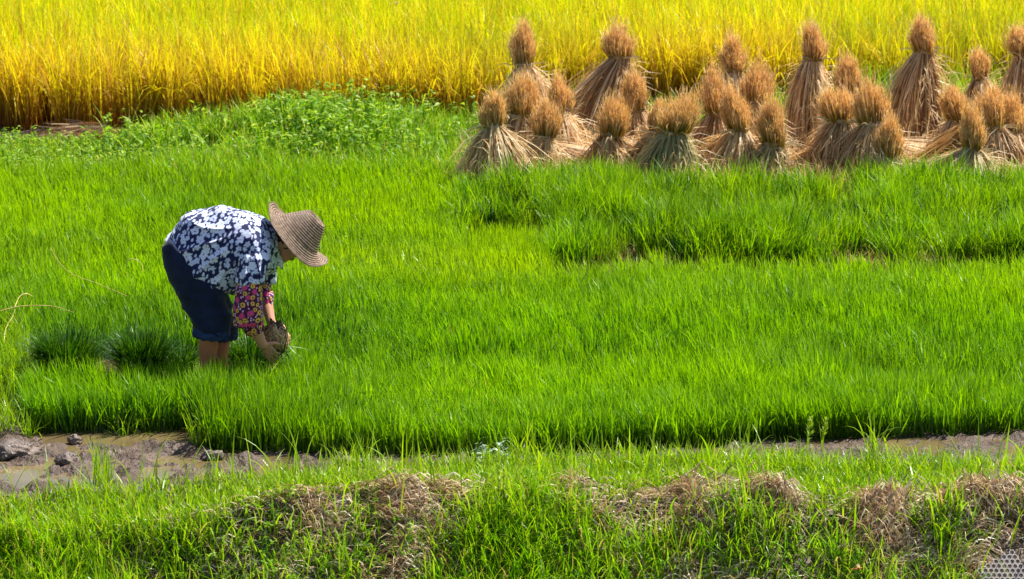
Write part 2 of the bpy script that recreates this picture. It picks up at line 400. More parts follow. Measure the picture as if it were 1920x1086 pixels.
def leafy(acc, rng, x, y, z, H, L=.05, nl=9, spread=.5):
    """stems with small pointed leaves"""
    n = len(x)
    az = rng.uniform(0, 2 * np.pi, n); ln = np.abs(rng.normal(0, spread, n))
    top = np.stack([x + H * np.sin(ln) * np.cos(az), y + H * np.sin(ln) * np.sin(az), z + H * np.cos(ln)], -1); bot = np.stack([x, y, z], -1)
    P = np.stack([bot, (bot * .5 + top * .5), top], 1)
    side = np.tile([1., 0, 0], (n, 1)); acc.add(*ribbon_arrays(P, np.full((n, 3), .002), side, rng.uniform(0, .4, n), np.full(n, .5)))
    f = rng.uniform(.25, 1, (n, nl)); o = (bot[:, None] + (top - bot)[:, None] * f[..., None]).reshape(-1, 3)
    N = n * nl; a = rng.uniform(0, 2 * np.pi, N); e = rng.uniform(-.5, .7, N); ll = L * rng.uniform(.6, 1.3, N)
    d = np.stack([np.cos(a) * np.cos(e), np.sin(a) * np.cos(e), np.sin(e)], -1)
    P = np.stack([o, o + d * ll[:, None] * .3, o + d * ll[:, None] * .65 - [0, 0, .003], o + d * ll[:, None] - np.stack([ll * 0, ll * 0, ll * .25], -1)], 1)
    s = np.stack([-np.sin(a), np.cos(a), rng.normal(0, .4, N)], -1); s /= np.linalg.norm(s, axis=1)[:, None]
    W = ll[:, None] * np.array([.04, .17, .15, 0])[None]
    acc.add(*ribbon_arrays(P, W, s, rng.random(N), np.full(N, .5)))

def build_weeds():
    rng = np.random.default_rng(5); acc = Acc()
    uu = rng.normal(560, 190, 2100); vv = rng.uniform(225, 318, 2100); x, y = gp(uu, vv)
    d = fbm(x * 1.6, y * 1.6, 25); m = (uu > 200) & (uu < 900) & (d > .36) & ~((vv < 262) & (np.abs(uu - 640) > 150)); x, y, uu, vv = x[m], y[m], uu[m], vv[m]
    leafy(acc, rng, x, y, ground_z(x, y), rng.uniform(.06, .32, len(x)) * (.6 + .8 * fbm(x * 3, y * 3, 27)) * (1 + .5 * np.exp(-((uu - 640) / 90) ** 2)), .06, 9, .5)
    M_ = len(x); blades(acc, rng, x, y, ground_z(x, y), rng.uniform(.12, .42, M_), rng.uniform(.006, .012, M_), .4, .8, None, 5)
    uu = rng.uniform(-60, 900, 1500); vv = rng.uniform(262, 322, 1500); x, y = gp(uu, vv)
    leafy(acc, rng, x, y, ground_z(x, y), rng.uniform(.05, .13, len(x)), .04, 8, .6)
    o = new_obj('leafy_weeds', acc.mesh('leafy_weeds'), None, M['weed'])
    tag(o, 'bushy leafy green weeds on the levee before the ripe rice', 'weeds', kind='stuff')
    acc = Acc(); n = 46000
    uu = rng.uniform(-350, 960, n); vv = rng.uniform(252, 350, n); x, y = gp(uu, vv); m = fbm(x * 2, y * 2, 26) + .25 * sstep(300, 330, vv) > .42; x, y = x[m], y[m]
    uu2 = pix(x, y)[0]; low = 1 - .6 * (1 - sstep(230, 330, uu2))
    blades(acc, rng, x, y, ground_z(x, y) - .01, rng.uniform(.06, .30, len(x)) * low, rng.uniform(.005, .009, len(x)), .35, .6, None, 4, rng.uniform(0, .6, len(x)))
    o = new_obj('levee_grass', acc.mesh('levee_grass'), None, M['bank'])
    tag(o, 'short mixed grass over the levee left of the sheaves', 'grass', kind='stuff')
    # left strip beside the seedbed
    acc = Acc(); n = 15000
    uu = rng.uniform(-420, 70, n); vv = rng.uniform(585, 835, n); x, y = gp(uu, vv)
    lim = 62 - .35 * np.clip(vv - 700, 0, 200) + 24 * (fbm(x * 4, y * 4, 2) - .5)
    keep = (uu < lim) & (rng.random(n) < np.where(vv > 745, .22, 1))
    x, y, vv = x[keep], y[keep], vv[keep]
    blades(acc, rng, x, y, np.full(len(x), -.02), rng.uniform(.14, .36, len(x)), rng.uniform(.004, .008, len(x)), .25, .75, None, 5, rng.uniform(.2, .9, len(x)))
    o = new_obj('long_grass', acc.mesh('long_grass'), None, M['seedling'])
    tag(o, 'long leaning yellow green grass at the left edge of the seedbed', 'grass', kind='stuff')
build_weeds()

# ------------------------------------------------------------------ near bank: grass and dry thatch
def straw_weight(u, s):
    """where the crest and face are dry (0..1): photo u position and distance s down from the crest (m)"""
    b = np.zeros_like(u)
    for (c, w, k, s0, s1) in ((810, 85, .85, -.05, .16), (735, 45, .5, .1, .5), (1240, 120, 1.15, -.07, .17), (1090, 60, .8, -.05, .07), (1470, 80, .85, -.04, .12), (1650, 80, .9, -.05, .24), (1860, 80, 1.1, -.06, .36), (330, 230, .16, .02, .2), (130, 90, .25, .1, .3), (600, 40, .45, -.02, .2)):
        b = np.maximum(b, k * np.exp(-((u - c) / w) ** 2) * sstep(s0 - .12, s0 + .0, s) * (1 - sstep(s1 * .7, s1 * 1.2, s)))
    return b
def build_bank():
    rng = np.random.default_rng(6)
    acc = Acc(); n = 190000
    x = rng.uniform(-4.6, 4.6, n); cy = crest_y(x)
    s = rng.uniform(-1.15, .8, n)
    y = cy - s; z = ground_z(x, y); u, v = pix(x, y, z)
    sw = straw_weight(u, s)
    lush = fbm(x * 1.8, s * 2.5 + 5, 71)
    inner_lim = np.interp(u, [-300, 60, 300, 700, 1000, 1920, 2400], [.40, .42, .48, .62, .68, .74, .80])
    p = np.where(s < 0, (-s < inner_lim + .12 * (fbm(x * 5, y * 5, 72) - .5)) * np.clip(.55 + .6 * sstep(700, 1100, u) + .4 * (lush - .4), 0, 1), .20 + 2.0 * np.clip(lush - .36, 0, .5))
    p = p * (1 - .85 * np.clip(sw, 0, 1))
    p = p * ~((u > 1815) & (v > 1022))
    m = rng.random(n) < p
    x, y, z, s, u, lush, sw = x[m], y[m], z[m], s[m], u[m], lush[m], sw[m]
    N = len(x)
    inner = s < .02
    h = np.where(inner, rng.uniform(.05, .15, N) * (1 + .45 * (s < -.5)), rng.uniform(.08, .30, N) * (.55 + .9 * lush))
    h = h * (1 - .35 * sw)
    az = np.where(inner, rng.uniform(0, 2 * np.pi, N), rng.normal(-np.pi / 2, 1.2, N))
    patch = np.clip(np.where(inner, .5, .32 - .5 * s) + rng.normal(0, .22, N), 0, 1)
    blades(acc, rng, x, y, z - .015, h, rng.uniform(.004, .0095, N), .38, .8, az, 5, patch)
    # occasional tall blades
    n = 620; x = rng.uniform(-4.2, 4.2, n); s = rng.uniform(-.5, .5, n); y = crest_y(x) - s; z = ground_z(x, y)
    blades(acc, rng, x, y, z - .01, rng.uniform(.2, .42, n), rng.uniform(.006, .011, n), .22, .7, None, 6, rng.uniform(.2, .9, n), rnd=rng.uniform(.3, .9, n))
    o = new_obj('bank_grass', acc.mesh('bank_grass'), None, M['bank'])
    tag(o, 'rough green grass covering the earth bank in front', 'grass', kind='stuff')
    # low creeping leaves on the face
    acc = Acc(); n = 4200; x = rng.uniform(-4.4, 4.4, n); s = rng.uniform(.0, .9, n); y = crest_y(x) - s; u, _ = pix(x, y, ground_z(x, y))
    m = (fbm(x * 2.2, s * 3, 75) > .5) & (straw_weight(u, s) < .5); x, y = x[m], y[m]
    leafy(acc, rng, x, y, ground_z(x, y), rng.uniform(.04, .12, len(x)), .032, 7, .9)
    o = new_obj('bank_creepers', acc.mesh('bank_creepers'), None, M['weed'])
    tag(o, 'low leafy creepers among the grass of the front bank', 'weeds', kind='stuff')
    # thatch
    acc = Acc(); n = 210000
    x = rng.uniform(-4.4, 4.6, n); s = rng.uniform(-.16, .85, n); y = crest_y(x) - s; z = ground_z(x, y); u, v = pix(x, y, z)
    sw = np.maximum(straw_weight(u, s) * (.35 + 1.3 * fbm(x * 5, s * 7, 73)), .16 * (s > .05))
    sw = sw * (.12 + .88 * sstep(.40, .52, fbm(x * 3.1, s * 5 + 2, 78)) * 1.15); sw = sw * ~((u > 1835) & (v > 1030)); m = rng.random(n) < sw; x, y, z, s, sw = x[m], y[m], z[m], s[m], sw[m]; N = len(x)
    L = rng.uniform(.05, .22, N); a = rng.uniform(0, 2 * np.pi, N)
    flow = (fbm(x * 3, s * 3, 74) - .5) * 3 + np.pi * (rng.random(N) < .5) + rng.normal(0, .3, N); a = np.where(rng.random(N) < .72, flow, a)
    K = 5; P = np.empty((N, K, 3)); up = np.abs(rng.normal(0, .018, N)) * (1 + sw) + .03 * fbm(x * 12, s * 14, 79) * sw
    curl = rng.normal(0, 1.2, N)
    cx, cy2 = x.copy(), y.copy(); aa = a.copy()
    for k in range(K):
        zz = ground_z(cx, cy2); arch = math.sin(k / (K - 1) * math.pi)
        P[:, k] = np.stack([cx, cy2, zz + .004 + up * (.6 + arch)], -1)
        cx = cx + np.cos(aa) * L / K; cy2 = cy2 + np.sin(aa) * L / K * .55; aa = aa + curl / K
    W = np.full((N, K), 1.0) * rng.uniform(.0016, .0040, N)[:, None]; W[:, -1] = 0
    side = np.stack([-np.sin(a) * .7, np.cos(a) * .5, rng.uniform(.2, 1, N)], -1); side /= np.linalg.norm(side, axis=1)[:, None]
    acc.add(*ribbon_arrays(P, W, side, np.clip(rng.random(N) ** 1.1, 0, 1), np.full(N, .5)))
    # hanging dry roots and stems down the face
    n = 7000; x = rng.uniform(-4.4, 4.6, n); s = rng.uniform(.02, .8, n); u, _ = pix(x, crest_y(x) - s, 0)
    m = rng.random(n) < np.maximum(straw_weight(u, s * .6), .15); x, s = x[m], s[m]; y = crest_y(x) - s; N = len(x)
    blades(acc, rng, x, y, ground_z(x, y), rng.uniform(.06, .2, N), rng.uniform(.002, .005, N), 1.0, 2.6, rng.normal(-np.pi / 2, .7, N), 6, np.full(N, .5))
    o = new_obj('dry_thatch', acc.mesh('dry_thatch'), None, M['thatch'])
    tag(o, 'matted dry brown grass along the crest of the front bank', 'dry grass', kind='stuff')
build_bank()

# ------------------------------------------------------------------ sheaves of straw
def make_sheaf(i, uc, neck, top, base_v, wl_px, wr_px, head_w, label, greenish=.2, lean=0.0, stray=10):
    rng = np.random.default_rng(100 + i)
    nu, nv = neck; tu, tv = top
    X, Y = [float(q) for q in gp(uc, base_v)]
    sc = FPX / math.hypot(Y, CAM_H)
    zn = float(zat(nv, Y)); zt = float(zat(tv, Y))
    xn = (nu - uc) / sc; xt = (tu - uc) / sc + rng.normal(0, .03)
    wl_px *= 1.08; wr_px *= 1.08; head_w *= 1.04; rn = max(.05, head_w / sc * .5 * .62); tone = rng.uniform(-.12, .16)
    r = root('straw_sheaf', (X, Y, 0), label, 'sheaf', 'straw sheaves standing in the field')
    # stalks
    acc = Acc(); n = 760
    bn = 17; ba = rng.uniform(0, 2 * np.pi, bn); bq = rng.uniform(.72, 1.22, bn); bc = rng.uniform(-.28, .28, bn); bi = rng.integers(0, bn, n)
    a = ba[bi] + rng.normal(0, .34, n); q = rng.uniform(.45, 1.0, n) ** .7
    rx = np.where(np.cos(a) < 0, wl_px, wr_px) / sc * 1.0; ry = .5 * (wl_px + wr_px) / sc * .9
    q2 = q * bq[bi] * (1 + .20 * rng.normal(0, 1, n)) * np.where(rng.random(n) < .08, 1.35, 1) * 1.12
    lift = np.where(rng.random(n) < .22, rng.uniform(.04, .4, n) * zn, 0)
    foot = np.stack([np.cos(a) * rx * q2, np.sin(a) * ry * q2, rng.uniform(-.02, .06, n) + lift], -1)
    nk = np.stack([xn + np.cos(a) * rn * .95 * q, np.sin(a) * rn * .95 * q, zn + rng.normal(0, .012, n)], -1)
    K = 6; P = np.empty((n, K, 3))
    bul = rng.uniform(.10, .75, n) * rng.uniform(.7, 1.25)
    ja = rng.normal(0, .45, n)
    for k in range(K):
        t = k / (K - 1); f = t + bul * math.sin(t * math.pi) * .55
        P[:, k, :2] = nk[:, :2] + (foot[:, :2] - nk[:, :2]) * f[:, None]
        P[:, k, 0] += -np.sin(a + ja) * ja * rx * .35 * t * (1 - t * .4); P[:, k, 1] += np.cos(a + ja) * ja * ry * .35 * t
        P[:, k, 2] = nk[:, 2] + (foot[:, 2] - nk[:, 2]) * t
    P[:, 1:-1] += rng.normal(0, .007, (n, K - 2, 3))
    W = np.full((n, K), 1.) * rng.uniform(.0022, .0055, n)[:, None]; W[:, -1] = 0
    side = np.stack([-np.sin(a), np.cos(a), rng.normal(0, .3, n)], -1); side /= np.linalg.norm(side, axis=1)[:, None]
    acc.add(*ribbon_arrays(P, W, side, np.clip(rng.random(n) ** .85 + bc[bi] + tone, 0, 1), np.clip(rng.normal(greenish, .15, n), 0, 1)))
    # broken and bent outer straws
    n = 480; a = rng.uniform(0, 2 * np.pi, n); f = rng.uniform(.08, 1.1, n)
    ex = np.where(np.cos(a) < 0, wl_px, wr_px) / sc
    o = np.stack([xn * (1 - f) + np.cos(a) * (.04 + ex * f * .95), np.sin(a) * (.04 + ry * f), zn * (1 - f)], -1)
    a2 = a + rng.normal(0, .9, n); e = rng.normal(-.35, .55, n); LL = rng.uniform(.05, .32, n)
    d = np.stack([np.cos(a2) * np.cos(e), np.sin(a2) * np.cos(e), np.sin(e)], -1)
    P = np.stack([o, o + d * (LL * .5)[:, None], o + d * LL[:, None] - np.stack([LL * 0, LL * 0, LL * .25], -1)], 1)
    P[..., 2] = np.maximum(P[..., 2], .01)
    W = np.full((n, 3), 1.) * rng.uniform(.002, .0042, n)[:, None]; W[:, -1] = 0
    acc.add(*ribbon_arrays(P, W, np.stack([-np.sin(a), np.cos(a), a * 0 + .4], -1), rng.uniform(.5, 1, n), np.zeros(n)))
    # inner body of stalks
    m = 20; rings = []
    for k in range(7):
        t = k / 6; f = t + .2 * math.sin(t * math.pi) * .55
        aa = np.arange(m) / m * 2 * np.pi; rxx = np.where(np.cos(aa) < 0, wl_px, wr_px) / sc * .72
        jj = 1 + .08 * np.sin(aa * 5 + i) + .05 * rng.normal(0, 1, m)
        rings.append(np.stack([xn * (1 - f) + np.cos(aa) * (rn * .7 + (rxx - rn * .7) * f) * jj, np.sin(aa) * (rn * .7 + (ry * .72 - rn * .7) * f) * jj, np.full(m, zn * (1 - t) - .02)], -1))
    V = np.concatenate(rings); faces = [[k * m + j, k * m + (j + 1) % m, (k + 1) * m + (j + 1) % m, (k + 1) * m + j] for k in range(6) for j in range(m)]
    faces.append(list(range(m))[::-1]); faces.append([6 * m + j for j in range(m)])
    acc.raw(V, faces, .12, greenish, .5)
    new_obj('stalks', acc.mesh('stalks'), r, M['skirt'])
    # head
    flare = rng.uniform(.9, 1.14); gexp = rng.uniform(.7, 1.4); acc = Acc(); n = 620; hw = head_w / sc * .5; hh = zt - zn
    bn = 13; bi = rng.integers(0, bn, n); ba = rng.uniform(0, 2 * np.pi, bn); bq = np.sqrt(rng.random(bn)); bl = rng.uniform(.70, 1.18, bn) * (1.24 - .56 * bq ** 1.3); bc = rng.uniform(-.25, .25, bn)
    bx = np.cos(ba) * bq; by = np.sin(ba) * bq; qx = bx[bi] * .8 + rng.normal(0, .26, n); qy = by[bi] * .8 + rng.normal(0, .26, n)
    q = np.clip(np.hypot(qx, qy), 0, 1.25); a = np.arctan2(qy, qx); fr = bl[bi] * rng.uniform(.62, 1.1, n)
    K = 5; P = np.empty((n, K, 3))
    for k in range(K):
        t = k / (K - 1); rad = rn + (hw * flare - rn) * t ** gexp
        P[:, k, 0] = xn + (xt - xn) * t * fr + np.cos(a) * q * rad + rng.normal(0, .006, n) * t
        P[:, k, 1] = np.sin(a) * q * rad + rng.normal(0, .006, n) * t
        P[:, k, 2] = zn - .015 + hh * t * fr * (1 - .16 * q * q)
    W = np.tile([.003, .0038, .0036, .0024, 0], (n, 1)) * rng.uniform(.7, 1.3, n)[:, None]
    sa = rng.uniform(0, np.pi, n); side = np.stack([np.cos(sa), np.sin(sa), sa * 0], -1)
    acc.add(*ribbon_arrays(P, W, side, np.clip(rng.random(n) ** .8 + bc[bi] + tone, 0, 1), np.clip(rng.normal(greenish, .2, n), 0, 1)))
    # wispy ends
    n = 2300; b = rng.integers(0, 620, n); tt = rng.uniform(.35, 1, n); ki = np.clip((tt * (K - 1)).astype(int), 0, K - 2); fx = tt * (K - 1) - ki
    o = P[b, ki] * (1 - fx)[:, None] + P[b, ki + 1] * fx[:, None]
    a2 = rng.uniform(0, 2 * np.pi, n); e = rng.normal(1.05, .35, n); LL = rng.uniform(.02, .10, n)
    d = np.stack([np.cos(a2) * np.cos(e), np.sin(a2) * np.cos(e), np.sin(e)], -1)
    P2 = np.stack([o, o + d * (LL * .6)[:, None], o + d * LL[:, None]], 1); W2 = np.tile([.0016, .0013, 0], (n, 1))
    acc.add(*ribbon_arrays(P2, W2, np.stack([-np.sin(a2), np.cos(a2), a2 * 0], -1), rng.uniform(.4, 1, n), np.zeros(n)))
    new_obj('head', acc.mesh('head'), r, M['head'])
    # tie
    acc = Acc(); m = 22; V = []; faces = []
    for s in range(3):
        off = s * m * 5; ph = rng.uniform(0, 6)
        for j in range(m):
            aj = j / m * 2 * math.pi; cz = zn + (s - 1) * .009 + .006 * math.sin(aj + ph)
            for q_ in range(5):
                b_ = q_ / 5 * 2 * math.pi; rr = rn * 1.0 + .007 * math.cos(b_) + .003 * math.sin(3 * aj + s)
                V.append((xn + math.cos(aj) * rr, math.sin(aj) * rr, cz + .007 * math.sin(b_)))
        for j in range(m):
            for q_ in range(5):
                faces.append([off + j * 5 + q_, off + ((j + 1) % m) * 5 + q_, off + ((j + 1) % m) * 5 + (q_ + 1) % 5, off + j * 5 + (q_ + 1) % 5])
    acc.raw(V, faces, .4, .5, .5)
    n = int(stray * 1.6); a = rng.uniform(0, 2 * np.pi, n); LL = rng.uniform(.08, .22, n); e = rng.normal(.15, .3, n)
    o = np.stack([xn + np.cos(a) * rn * .95, np.sin(a) * rn * .95, np.full(n, zn)], -1); d = np.stack([np.cos(a) * np.cos(e), np.sin(a) * np.cos(e), np.sin(e)], -1)
    P = np.stack([o, o + d * (LL * .5)[:, None], o + d * LL[:, None] - [0, 0, .03]], 1); W = np.tile([.003, .0035, 0], (n, 1))
    acc.add(*ribbon_arrays(P, W, np.tile([0, 0, 1.], (n, 1)), rng.uniform(.5, 1, n), np.zeros(n)))
    new_obj('tie', acc.mesh('tie'), r, M['tie'])
    return r

# uc, neck, head top, base v, left/right foot reach px, head width px, label, greenish, stray
SH = [
 (984, (983, 122), (986, 52), 272, 48, 48, 50, 'tall dark brown sheaf standing alone at the far left of the back row', .1, 8),
 (1120, (1163, 106), (1164, 48), 272, 58, 56, 58, 'large far sheaf leaning right with its skirt spread wide to the left', .05, 8),
 (926, (926, 236), (924, 170), 358, 60, 62, 50, 'front sheaf at the left end of the group with long golden stalks', .25, 8),
 (975, (982, 215), (972, 140), 330, 50, 50, 80, 'broad fuzzy sheaf just behind the left end front sheaf', .05, 5),
 (1052, (1050, 206), (1046, 142), 318, 42, 42, 44, 'small half hidden sheaf between the left group and the wide leaning sheaf', .05, 5),
 (1014, (1022, 256), (1026, 186), 343, 42, 36, 46, 'small front sheaf with white straw ends poking left from its tie', .35, 14),
 (1145, (1144, 252), (1146, 174), 343, 46, 46, 56, 'front sheaf with orange brown head below the wide leaning sheaf', .15, 8),
 (1196, (1190, 205), (1186, 130), 325, 40, 42, 56, 'pale loose topped sheaf behind the orange brown headed front sheaf', .1, 6),
 (1258, (1262, 246), (1254, 146), 358, 50, 50, 74, 'sheaf with grey green stalks and a tall bushy head', .75, 10),
 (1218, (1232, 248), (1230, 190), 345, 38, 28, 30, 'slim sheaf tucked against the left side of the grey green stalked sheaf', .35, 6),
 (1374, (1374, 132), (1368, 72), 282, 38, 38, 42, 'far sheaf showing only its round brown head above the middle group', .05, 5),
 (1338, (1342, 212), (1338, 138), 325, 46, 44, 58, 'bushy middle sheaf right of the grey green stalked sheaf', .05, 12),
 (1378, (1386, 242), (1380, 154), 345, 58, 46, 52, 'front sheaf with pale cut ends sticking out left above its tie', .15, 14),
 (1416, (1416, 192), (1416, 118), 318, 40, 44, 58, 'pale sheaf behind the space between two front sheaves in the middle', .05, 6),
 (1440, (1450, 270), (1450, 190), 352, 44, 34, 60, 'short front sheaf with greyish stalks and pale green brown head', .5, 8),
 (1514, (1520, 110), (1512, 48), 275, 38, 44, 54, 'far narrow necked sheaf with dark brown head, middle of the back row', .1, 8),
 (1592, (1590, 175), (1588, 104), 310, 46, 46, 54, 'pale pointed sheaf rising behind the big tangled pair', .0, 6),
 (1566, (1576, 226), (1568, 150), 343, 58, 54, 64, 'left sheaf of the big tangled pair with straw sticking out left', .0, 22),
 (1632, (1634, 232), (1630, 152), 350, 56, 50, 66, 'right sheaf of the big tangled orange brown pair', .0, 12),
 (1668, (1664, 296), (1672, 224), 358, 26, 34, 52, 'smallest front sheaf with olive head beside the tangled pair', .45, 6),
 (1722, (1728, 94), (1727, 34), 282, 56, 54, 52, 'tallest upright sheaf of the back row with a long dark skirt', .05, 8),
 (1836, (1834, 146), (1832, 96), 290, 40, 40, 44, 'far small headed sheaf between the tallest sheaf and the right edge', .0, 5),
 (1792, (1794, 222), (1788, 148), 330, 52, 50, 58, 'middle sheaf left of the olive headed sheaf on the right', .0, 8),
 (1864, (1862, 238), (1858, 152), 340, 52, 54, 66, 'bushy sheaf with white straw ends right of the olive headed sheaf', .0, 16),
 (1806, (1822, 280), (1824, 196), 366, 72, 58, 48, 'front right sheaf with olive head and wide pale spreading stalks', .5, 10),
 (1908, (1912, 100), (1914, 42), 278, 48, 50, 50, 'tall sheaf cut by the right edge of the back row', .05, 8),
 (1908, (1902, 244), (1894, 172), 335, 50, 50, 60, 'sheaf at the right edge in front of the tall cut off sheaf', .0, 10),
]
for i, (uc, nk, tp, bv, a, b, hw, lab, gr, st) in enumerate(SH):
    make_sheaf(i, uc, nk, tp, bv, a, b, hw, lab, gr, 0, st)

def fallen(uc, v, ang, Ln, wd, label, seed, rise=.16):
    rng = np.random.default_rng(seed); X, Y = [float(q) for q in gp(uc, v)]; acc = Acc(); n = 520
    ax = np.array([math.cos(ang), math.sin(ang), 0]); pr = np.array([-math.sin(ang), math.cos(ang), 0]); K = 5
    q = rng.normal(0, .4, n); zz = np.abs(rng.normal(0, .4, n)); st = rng.uniform(-.08, .15, n) * Ln; en = Ln * rng.uniform(.65, 1.1, n); P = np.empty((n, K, 3))
    for k in range(K):
        t = k / (K - 1); f = .35 + .9 * t
        P[:, k] = ax * (st + (en - st) * t)[:, None] + pr * (q * wd * f + rng.normal(0, .006, n))[:, None] + np.array([0, 0, 1.]) * (rise * (1 - t) + zz * wd * f * (1 - .3 * t) + .01)[:, None]
    W = np.tile([.003, .004, .004, .003, 0], (n, 1)) * rng.uniform(.6, 1.3, n)[:, None]
    acc.add(*ribbon_arrays(P, W, np.tile(pr * .7 + [0, 0, .7], (n, 1)), rng.random(n), np.clip(rng.normal(.1, .1, n), 0, 1)))
    o = new_obj('fallen_sheaf', acc.mesh('fallen_sheaf'), None, M['skirt']); o.location = (X - ax[0] * Ln / 2, Y - ax[1] * Ln / 2, 0); tag(o, label, 'fallen sheaf', 'sheaves fallen between the standing ones')
fallen(1745, 345, math.pi + .35, .62, .16, 'fallen sheaf sloping down left beside the smallest olive headed sheaf', 301, .38)
fallen(1092, 330, .2, .5, .17, 'fallen sheaf filling the space before the wide leaning sheaf', 302, .2)
fallen(1318, 332, 2.7, .55, .16, 'fallen sheaf right of the grey green stalked sheaf', 303, .3)
fallen(1510, 338, 2.9, .5, .15, 'fallen sheaf with pale ends at the left foot of the tangled pair', 304, .25)
fallen(1890, 352, .1, .5, .15, 'fallen sheaf lying level at the foot of the right edge', 305, .15)
fallen(1205, 335, .5, .45, .15, 'fallen sheaf between the orange brown and the grey green sheaves', 306, .25)
fallen(1730, 312, .3, .5, .14, 'fallen sheaf below the tallest upright sheaf', 307, .15)
# loose straw lying round the sheaves
def build_loose():
    rng = np.random.default_rng(8); acc = Acc(); n = 30000
    uu = rng.uniform(865, 2050, n); vv = rng.uniform(278, 372, n); x, y = gp(uu, vv)
    m = fbm(x * 2.2, y * 2.2, 33) + .3 * sstep(310, 345, vv) > .5; x, y = x[m], y[m]; n = len(x)
    blades(acc, rng, x, y, ground_z(x, y) + rng.uniform(0, .06, n), rng.uniform(.1, .3, n), rng.uniform(.004, .007, n), 1.3, .5, None, 4, np.full(n, .1))
    o = new_obj('loose_straw', acc.mesh('loose_straw'), None, M['skirt'])
    tag(o, 'loose brown straw strewn between the feet of the sheaves', 'straw', kind='stuff')
build_loose()

def straw_heap(u, v, wpx, h, label, seed):
    rng = np.random.default_rng(seed); X, Y = [float(q) for q in gp(u, v)]; gz = float(ground_z(X, Y)); sc = FPX / math.hypot(Y, 5)
    wd = wpx / sc / 2; n = 420; acc = Acc()
    a = rng.uniform(0, 2 * np.pi, n); q = np.sqrt(rng.random(n)); x = np.cos(a) * q * wd; y = np.sin(a) * q * wd * .5
    z = h * (1 - q ** 2) * rng.uniform(.1, 1, n); az = rng.normal(.15, .35, n) + np.pi * (rng.random(n) < .5); L = rng.uniform(.12, .36, n)
    d = np.stack([np.cos(az), np.sin(az) * .6, rng.normal(0, .12, n)], -1); o = np.stack([x, y, z + .01], -1)
    P = np.stack([o - d * (L / 2)[:, None], o + [0, 0, .01], o + d * (L / 2)[:, None] - np.stack([L * 0, L * 0, L * .1], -1)], 1); P[..., 2] = np.maximum(P[..., 2], .005)
    W = np.tile([.004, .005, 0], (n, 1)); acc.add(*ribbon_arrays(P, W, np.stack([-np.sin(az) * .6, np.cos(az) * .3, np.full(n, .7)], -1), rng.uniform(.3, 1, n), np.zeros(n)))
    o = new_obj('straw_heap', acc.mesh('straw_heap'), None, M['straw']); o.location = (X, Y, gz)
    tag(o, label, 'straw heap', 'heaps of dry straw on the levee')
straw_heap(160, 258, 150, .12, 'wide flat heap of dry straw at the foot of the ripe rice on the left', 31)
straw_heap(360, 240, 80, .16, 'heap of dry straw with a long stalk behind the leafy weeds', 32)
straw_heap(705, 245, 40, .13, 'tiny heap of pale straw beside the tallest leafy weeds', 33)

# ------------------------------------------------------------------ tufts of their own
def bundle(u, v, wpx, H, label, seed, n=900, group='pulled bundles of seedlings'):
    """pulled seedlings lying / standing in a heap, arching outwards"""
    rng = np.random.default_rng(seed); X, Y = [float(q) for q in gp(u, v)]; sc = FPX / math.hypot(Y, 5); wd = wpx / sc / 2
    r = root('seedling_bundle', (X, Y, 0), label, 'seedling bundle', group)
    acc = Acc(); a = rng.uniform(0, 2 * np.pi, n); q = np.sqrt(rng.random(n)) * .55
    x = np.cos(a) * q * wd; y = np.sin(a) * q * wd * .7
    blades(acc, rng, x, y, np.full(n, .02), H * rng.uniform(.7, 1.25, n), rng.uniform(.005, .009, n), .34, .8, a + rng.normal(0, .5, n), 6, rng.uniform(0, .3, n))
    new_obj('leaves', acc.mesh('leaves'), r, M['clump'])
    acc = Acc(); m = 14; V = []; faces = []
    for k in range(4):
        for j in range(m):
            aj = j / m * 2 * math.pi; rr = wd * (.62, .6, .45, .2)[k] * (1 + .12 * rng.normal())
            V.append((math.cos(aj) * rr, math.sin(aj) * rr * .7, (-.02, .03, .06, .075)[k]))
    faces = [[k * m + j, k * m + (j + 1) % m, (k + 1) * m + (j + 1) % m, (k + 1) * m + j] for k in range(3) for j in range(m)] + [[3 * m + j for j in range(m)]]
    acc.raw(V, faces); new_obj('roots', acc.mesh('roots'), r, M['root'])
bundle(126, 724, 128, .31, 'dark green seedling bundle farthest from the worker, beside the long grass', 41, 1500)
bundle(268, 720, 108, .30, 'dark green seedling bundle midway between the worker and the outer bundle', 42, 1300)
bundle(338, 712, 70, .19, 'small dark seedling bundle just behind the bare legs of the worker', 43, 500)
bundle(468, 706, 100, .22, 'glossy green seedling bundle between the legs and hands of the worker', 44, 900)

def tuft(name, u, v, H, n, label, seed, mat='bank', lean=.3, bend=.7, spread=.03, w=.006, cat='grass tuft', group='single grass tufts by the mud'):
    rng = np.random.default_rng(seed); X, Y = [float(q) for q in gp(u, v)]; z = float(ground_z(X, Y)); acc = Acc()
    blades(acc, rng, rng.normal(0, spread, n), rng.normal(0, spread, n), np.full(n, -.01), H * rng.uniform(.55, 1.1, n), rng.uniform(.7, 1.3, n) * w, lean, bend, None, 6, rng.uniform(.2, .8, n), rnd=rng.uniform(.2, .9, n))
    o = new_obj(name, acc.mesh(name), None, M[mat]); o.location = (X, Y, z); tag(o, label, cat, group)
tuft('grass_tuft', 236, 812, .26, 26, 'grass tuft rising from the muddy puddle in front of the left seedbed', 51, lean=.25, bend=.9)
tuft('grass_tuft', 52, 822, .2, 34, 'thin grass tuft at the left end of the muddy puddle', 52)
tuft('grass_tuft', 18, 818, .22, 36, 'leafy grass tuft beside the brown clod at the left edge', 53)
tuft('grass_tuft', 375, 842, .27, 44, 'yellow green grass tuft at the corner where the seedbed steps forward', 54, lean=.2, bend=.6)
tuft('grass_tuft', 670, 880, .26, 40, 'arching grass tuft before the dark front of the seedbed', 55, lean=.35)
tuft('grass_tuft', 985, 868, .27, 26, 'tall bent grass tuft behind the low silvery plant', 56)
